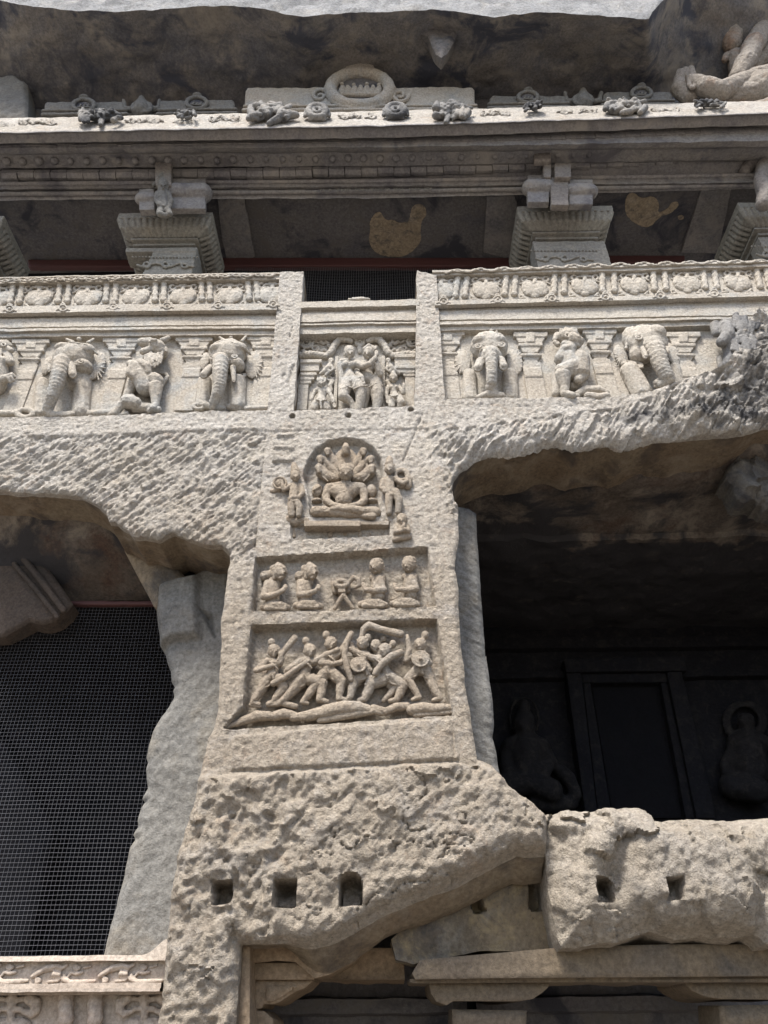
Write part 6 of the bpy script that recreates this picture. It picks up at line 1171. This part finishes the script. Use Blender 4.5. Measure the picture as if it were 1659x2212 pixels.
warrior('warrior in the middle with arm raised against the thrust, helmet topknot', 715, 718, .3, (684, 655), [(725, 815), (695, 895)], [[(680, 800, 24), (650, 850, 22), (720, 858, 20), (785, 845, 17)], [(760, 800, 24), (800, 745, 22), (830, 700, 19)]],
    [[(665, 930, 40), (610, 1000, 32), (560, 1070, 24), (525, 1110, 16), (560, 1120, 12)], [(735, 925, 42), (785, 975, 34), (775, 1040, 26), (770, 1088, 20), (825, 1098, 14)]], [('spear', [(850, 655, 20, .12), (815, 720, 20, .13), (805, 800, 18, .13), (825, 890, 20, .12), (850, 960, 16, .1)])])
warrior('half-hidden warrior behind, round shield low, club bent over his head', 925, 715, -.4, (962, 672), [(920, 810), (950, 900)], [[(880, 790, 20), (850, 740, 18), (850, 720, 16)], [(950, 800, 22), (930, 830, 20), (905, 845, 18)]],
    [[(950, 930, 34), (880, 965, 32), (855, 1030, 26), (845, 1080, 20), (820, 1095, 14)], [(980, 960, 28), (960, 1020, 24), (940, 1060, 18)]], [('shield', (900, 860, 58)), ('club', [(915, 690, 14, .08), (935, 625, 22, .09), (970, 600, 26, .1), (1050, 625, 22, .1), (1130, 645, 24, .1), (1180, 655, 26, .1)])])
warrior('stooping warrior lunging left with both arms outstretched', 1075, 765, -.4, (1130, 715), [(1040, 840), (1090, 930)], [[(1010, 820, 24), (940, 800, 20), (880, 775, 18), (830, 750, 15)], [(1050, 870, 24), (1020, 905, 22), (1030, 930, 16)]],
    [[(1060, 960, 44), (985, 990, 34), (960, 1050, 26), (940, 1090, 20), (905, 1100, 14)], [(1110, 950, 44), (1195, 1000, 34), (1175, 1060, 26), (1155, 1095, 20), (1110, 1105, 14)]], [('club', [(1010, 920, 18, .13), (1060, 850, 22, .14), (1120, 805, 24, .14), (1178, 780, 24, .12)])], r=46)
s = S(B1, WY); s.head(1015, 735, 42, .05, -.4); s.c((1030, 780, 30, .03), (1080, 850, 34, .02)); s.c((1068, 690, 20, .05), (1072, 675, 14, .05)); s.c((960, 790, 17, .05), (900, 765, 15, .06), (840, 745, 13, .06)); s.c((1110, 1000, 26, .03), (1150, 1010, 28, .04), (1110, 1060, 22, .04), (1070, 1100, 16, .04)); s.c((1180, 985, 28, .02), (1215, 1000, 24, .02), (1170, 1085, 18, .02))
one(s, 'warrior_sculpture', m_rlf, 'crouching warrior whose face peers from behind the lunging one', 'sculpture', 'warriors in the battle panel', vox=.0055)
warrior('rightmost warrior raising one arm and holding a round shield at his chest', 1312, 725, -.35, (1345, 655), [(1320, 820), (1325, 895)], [[(1280, 800, 20), (1215, 830, 20), (1240, 760, 18), (1230, 690, 16)], [(1350, 810, 22), (1375, 850, 20), (1345, 870, 17)]],
    [[(1285, 900, 32), (1230, 960, 30), (1270, 1020, 24), (1305, 1080, 20), (1260, 1095, 12)], [(1355, 900, 34), (1385, 980, 30), (1420, 1050, 26), (1445, 1085, 20), (1400, 1098, 12)]], [('shield', (1315, 820, 64))])
t = thing('fallen_figures', at(*B1(800, 1230), WY), 'row of fallen bodies lying under the feet of the battling warriors', 'sculpture')
for ch in ([(20, 1280, 12), (120, 1240, 26), (220, 1205, 36), (300, 1205, 30), (350, 1210, 20)], [(340, 1205, 30), (400, 1190, 34), (470, 1200, 26)], [(460, 1215, 26), (560, 1205, 34), (680, 1175, 44), (800, 1150, 46), (900, 1150, 42), (960, 1160, 30)], [(640, 1235, 20), (760, 1215, 24), (880, 1190, 28), (1000, 1170, 24), (1060, 1185, 18)], [(1000, 1150, 24), (1080, 1175, 24), (1150, 1145, 28), (1225, 1140, 26)], [(1255, 1165, 36), (1330, 1150, 38), (1400, 1160, 34), (1460, 1150, 30), (1515, 1150, 22)], [(180, 1130, 14), (240, 1140, 12)], [(300, 1125, 20), (360, 1110, 22), (430, 1130, 22), (480, 1140, 20)], [(1280, 1200, 20), (1400, 1190, 20), (1510, 1180, 16)]):
    s = S(B1, WY); s.c(*[(a, b, c, .05) for a, b, c in ch]); s.build('fallen_body', m_rlf, t, .006, .003)

# ------------------------------------------------------------------ dim reliefs in the right cave, and broken sculpture at upper right
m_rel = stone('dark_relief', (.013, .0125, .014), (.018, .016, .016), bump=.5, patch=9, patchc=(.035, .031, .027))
t = thing('seated_relief', at(*B4(440, 900), 4.1), 'dim seated figure relief in the dark, left of the black doorway', 'sculpture')
s = S(B4, 4.1); s.head(425, 430, 62, .15, 0, (0, 40)); s.c((360, 540, 45, .1), (430, 520, 55, .12), (510, 540, 45, .1)); s.c((430, 570, 85, .1), (435, 650, 75, .1)); s.c((345, 560, 36, .1), (335, 640, 32, .12), (370, 690, 28, .2)); s.c((525, 560, 36, .1), (560, 620, 34, .12), (520, 670, 30, .2)); s.c((340, 740, 60, .15), (450, 720, 50, .2), (560, 760, 56, .2)); s.c((600, 650, 30, .05), (650, 700, 36, .1), (690, 780, 30, .1)); s.e(560, 830, 150, 50, .05, .15); s.build('figure', m_rel, t, .03, .01, 8)
s = S(B4, 4.1); s.ring(425, 400, 72, 110, 8, .05, 16, 150, 390); s.build('halo', m_rel, t, .025, .01)
t = thing('seated_relief', at(*B4(1560, 900), 4.1), 'dim relief with a round halo in the dark, right of the black doorway', 'sculpture')
s = S(B4, 4.1); s.ring(1540, 410, 80, 80, 12, .05, 20); s.ring(1540, 410, 110, 100, 9, .04, 20); s.head(1545, 420, 45, .12, 0); s.c((1490, 520, 40, .1), (1560, 510, 55, .12), (1630, 520, 40, .1)); s.c((1560, 560, 80, .1), (1570, 650, 80, .1)); s.c((1480, 740, 60, .15), (1600, 760, 60, .2)); s.c((1470, 560, 28, .1), (1440, 640, 26, .1), (1460, 720, 24, .1)); s.build('figure', m_rel, t, .03, .01, 8)

m_or = stone('orange_broken_rock', (.30, .265, .225), (.36, .325, .285), (.30, .21, .15), speck=.6, bump=1., dist=.04)
t = thing('broken_guardian', at(*A2(1560, 470), -.2), 'large broken limbs and head of a weathered guardian, upper right corner', 'sculpture')
s = S(A2, -.15); s.c((1490, 120, 46, .1), (1500, 160, 48, .1), (1505, 195, 34, .1)); s.c((1490, 95, 30, .1), (1530, 110, 26, .1)); s.build('head', m_or, t, .012, .014, 13)
s = S(A2, -.15); s.c((1640, 110, 36, .2), (1600, 190, 42, .2), (1560, 270, 40, .2), (1530, 330, 34, .15)); s.c((1660, 90, 34, .15), (1720, 150, 60, .1)); s.c((1510, 230, 30, .0), (1530, 290, 36, .0)); s.c((1480, 245, 16, .05), (1470, 260, 14, .05)); s.build('raised_arm', m_or, t, .012, .014, 13)
s = S(A2, -.15); s.c((1325, 345, 24, .2), (1390, 375, 40, .22), (1450, 395, 44, .2), (1520, 370, 40, .15), (1600, 350, 50, .1), (1700, 340, 60, .1)); s.ring(1330, 355, 14, 26, 8, .22, 10); s.build('forearm', m_or, t, .012, .011, 13)
s = S(A2, -.15); s.c((1280, 320, 22, .05), (1270, 380, 26, .05), (1320, 420, 34, .05)); s.c((1300, 300, 14, .06), (1290, 330, 18, .06)); s.c((1325, 298, 14, .06), (1330, 330, 18, .06)); s.c((1400, 440, 40, .0), (1500, 430, 60, .0), (1620, 420, 90, .0), (1720, 400, 90, 0)); s.c((1560, 300, 60, -.1), (1640, 260, 70, -.1), (1720, 300, 90, -.1)); s.c((1600, 480, 40, .1), (1700, 480, 60, .1)); s.build('broken_torso', m_or, t, .014, .022, 9)
# rough lumps where the right cave lip meets the edge of the view
o = sheet('rock_lump', rough(P(B3, [(1460, 140), (1500, 100), (1560, 70), (1660, 60), (1800, 60), (1800, 470), (1659, 440), (1590, 400), (1540, 410), (1500, 395), (1480, 330), (1440, 300), (1450, 250), (1480, 200)]), 2.5, 5, 8), .6, stone('pale_crumbled_rock', (.12, .112, .10), (.085, .078, .07), (.045, .043, .043), soot=.4, bump=.9), .016, lambda X, Z, s: .16*fbm(X*2.5, Z*2.5, 5, 77)+.08*facet(X*4+fbm(X*3, Z*3, 3, 7), Z*4, 79)+.04*facet(X*10, Z*10+fbm(X*3, Z*3, 3, 7), 80)+np.clip(1-s/.1, 0, 1)**2*.1, ((.3, 0),)); tag(o, 'pale crumbled lump of rock under the cave lip at the right edge', 'rock')
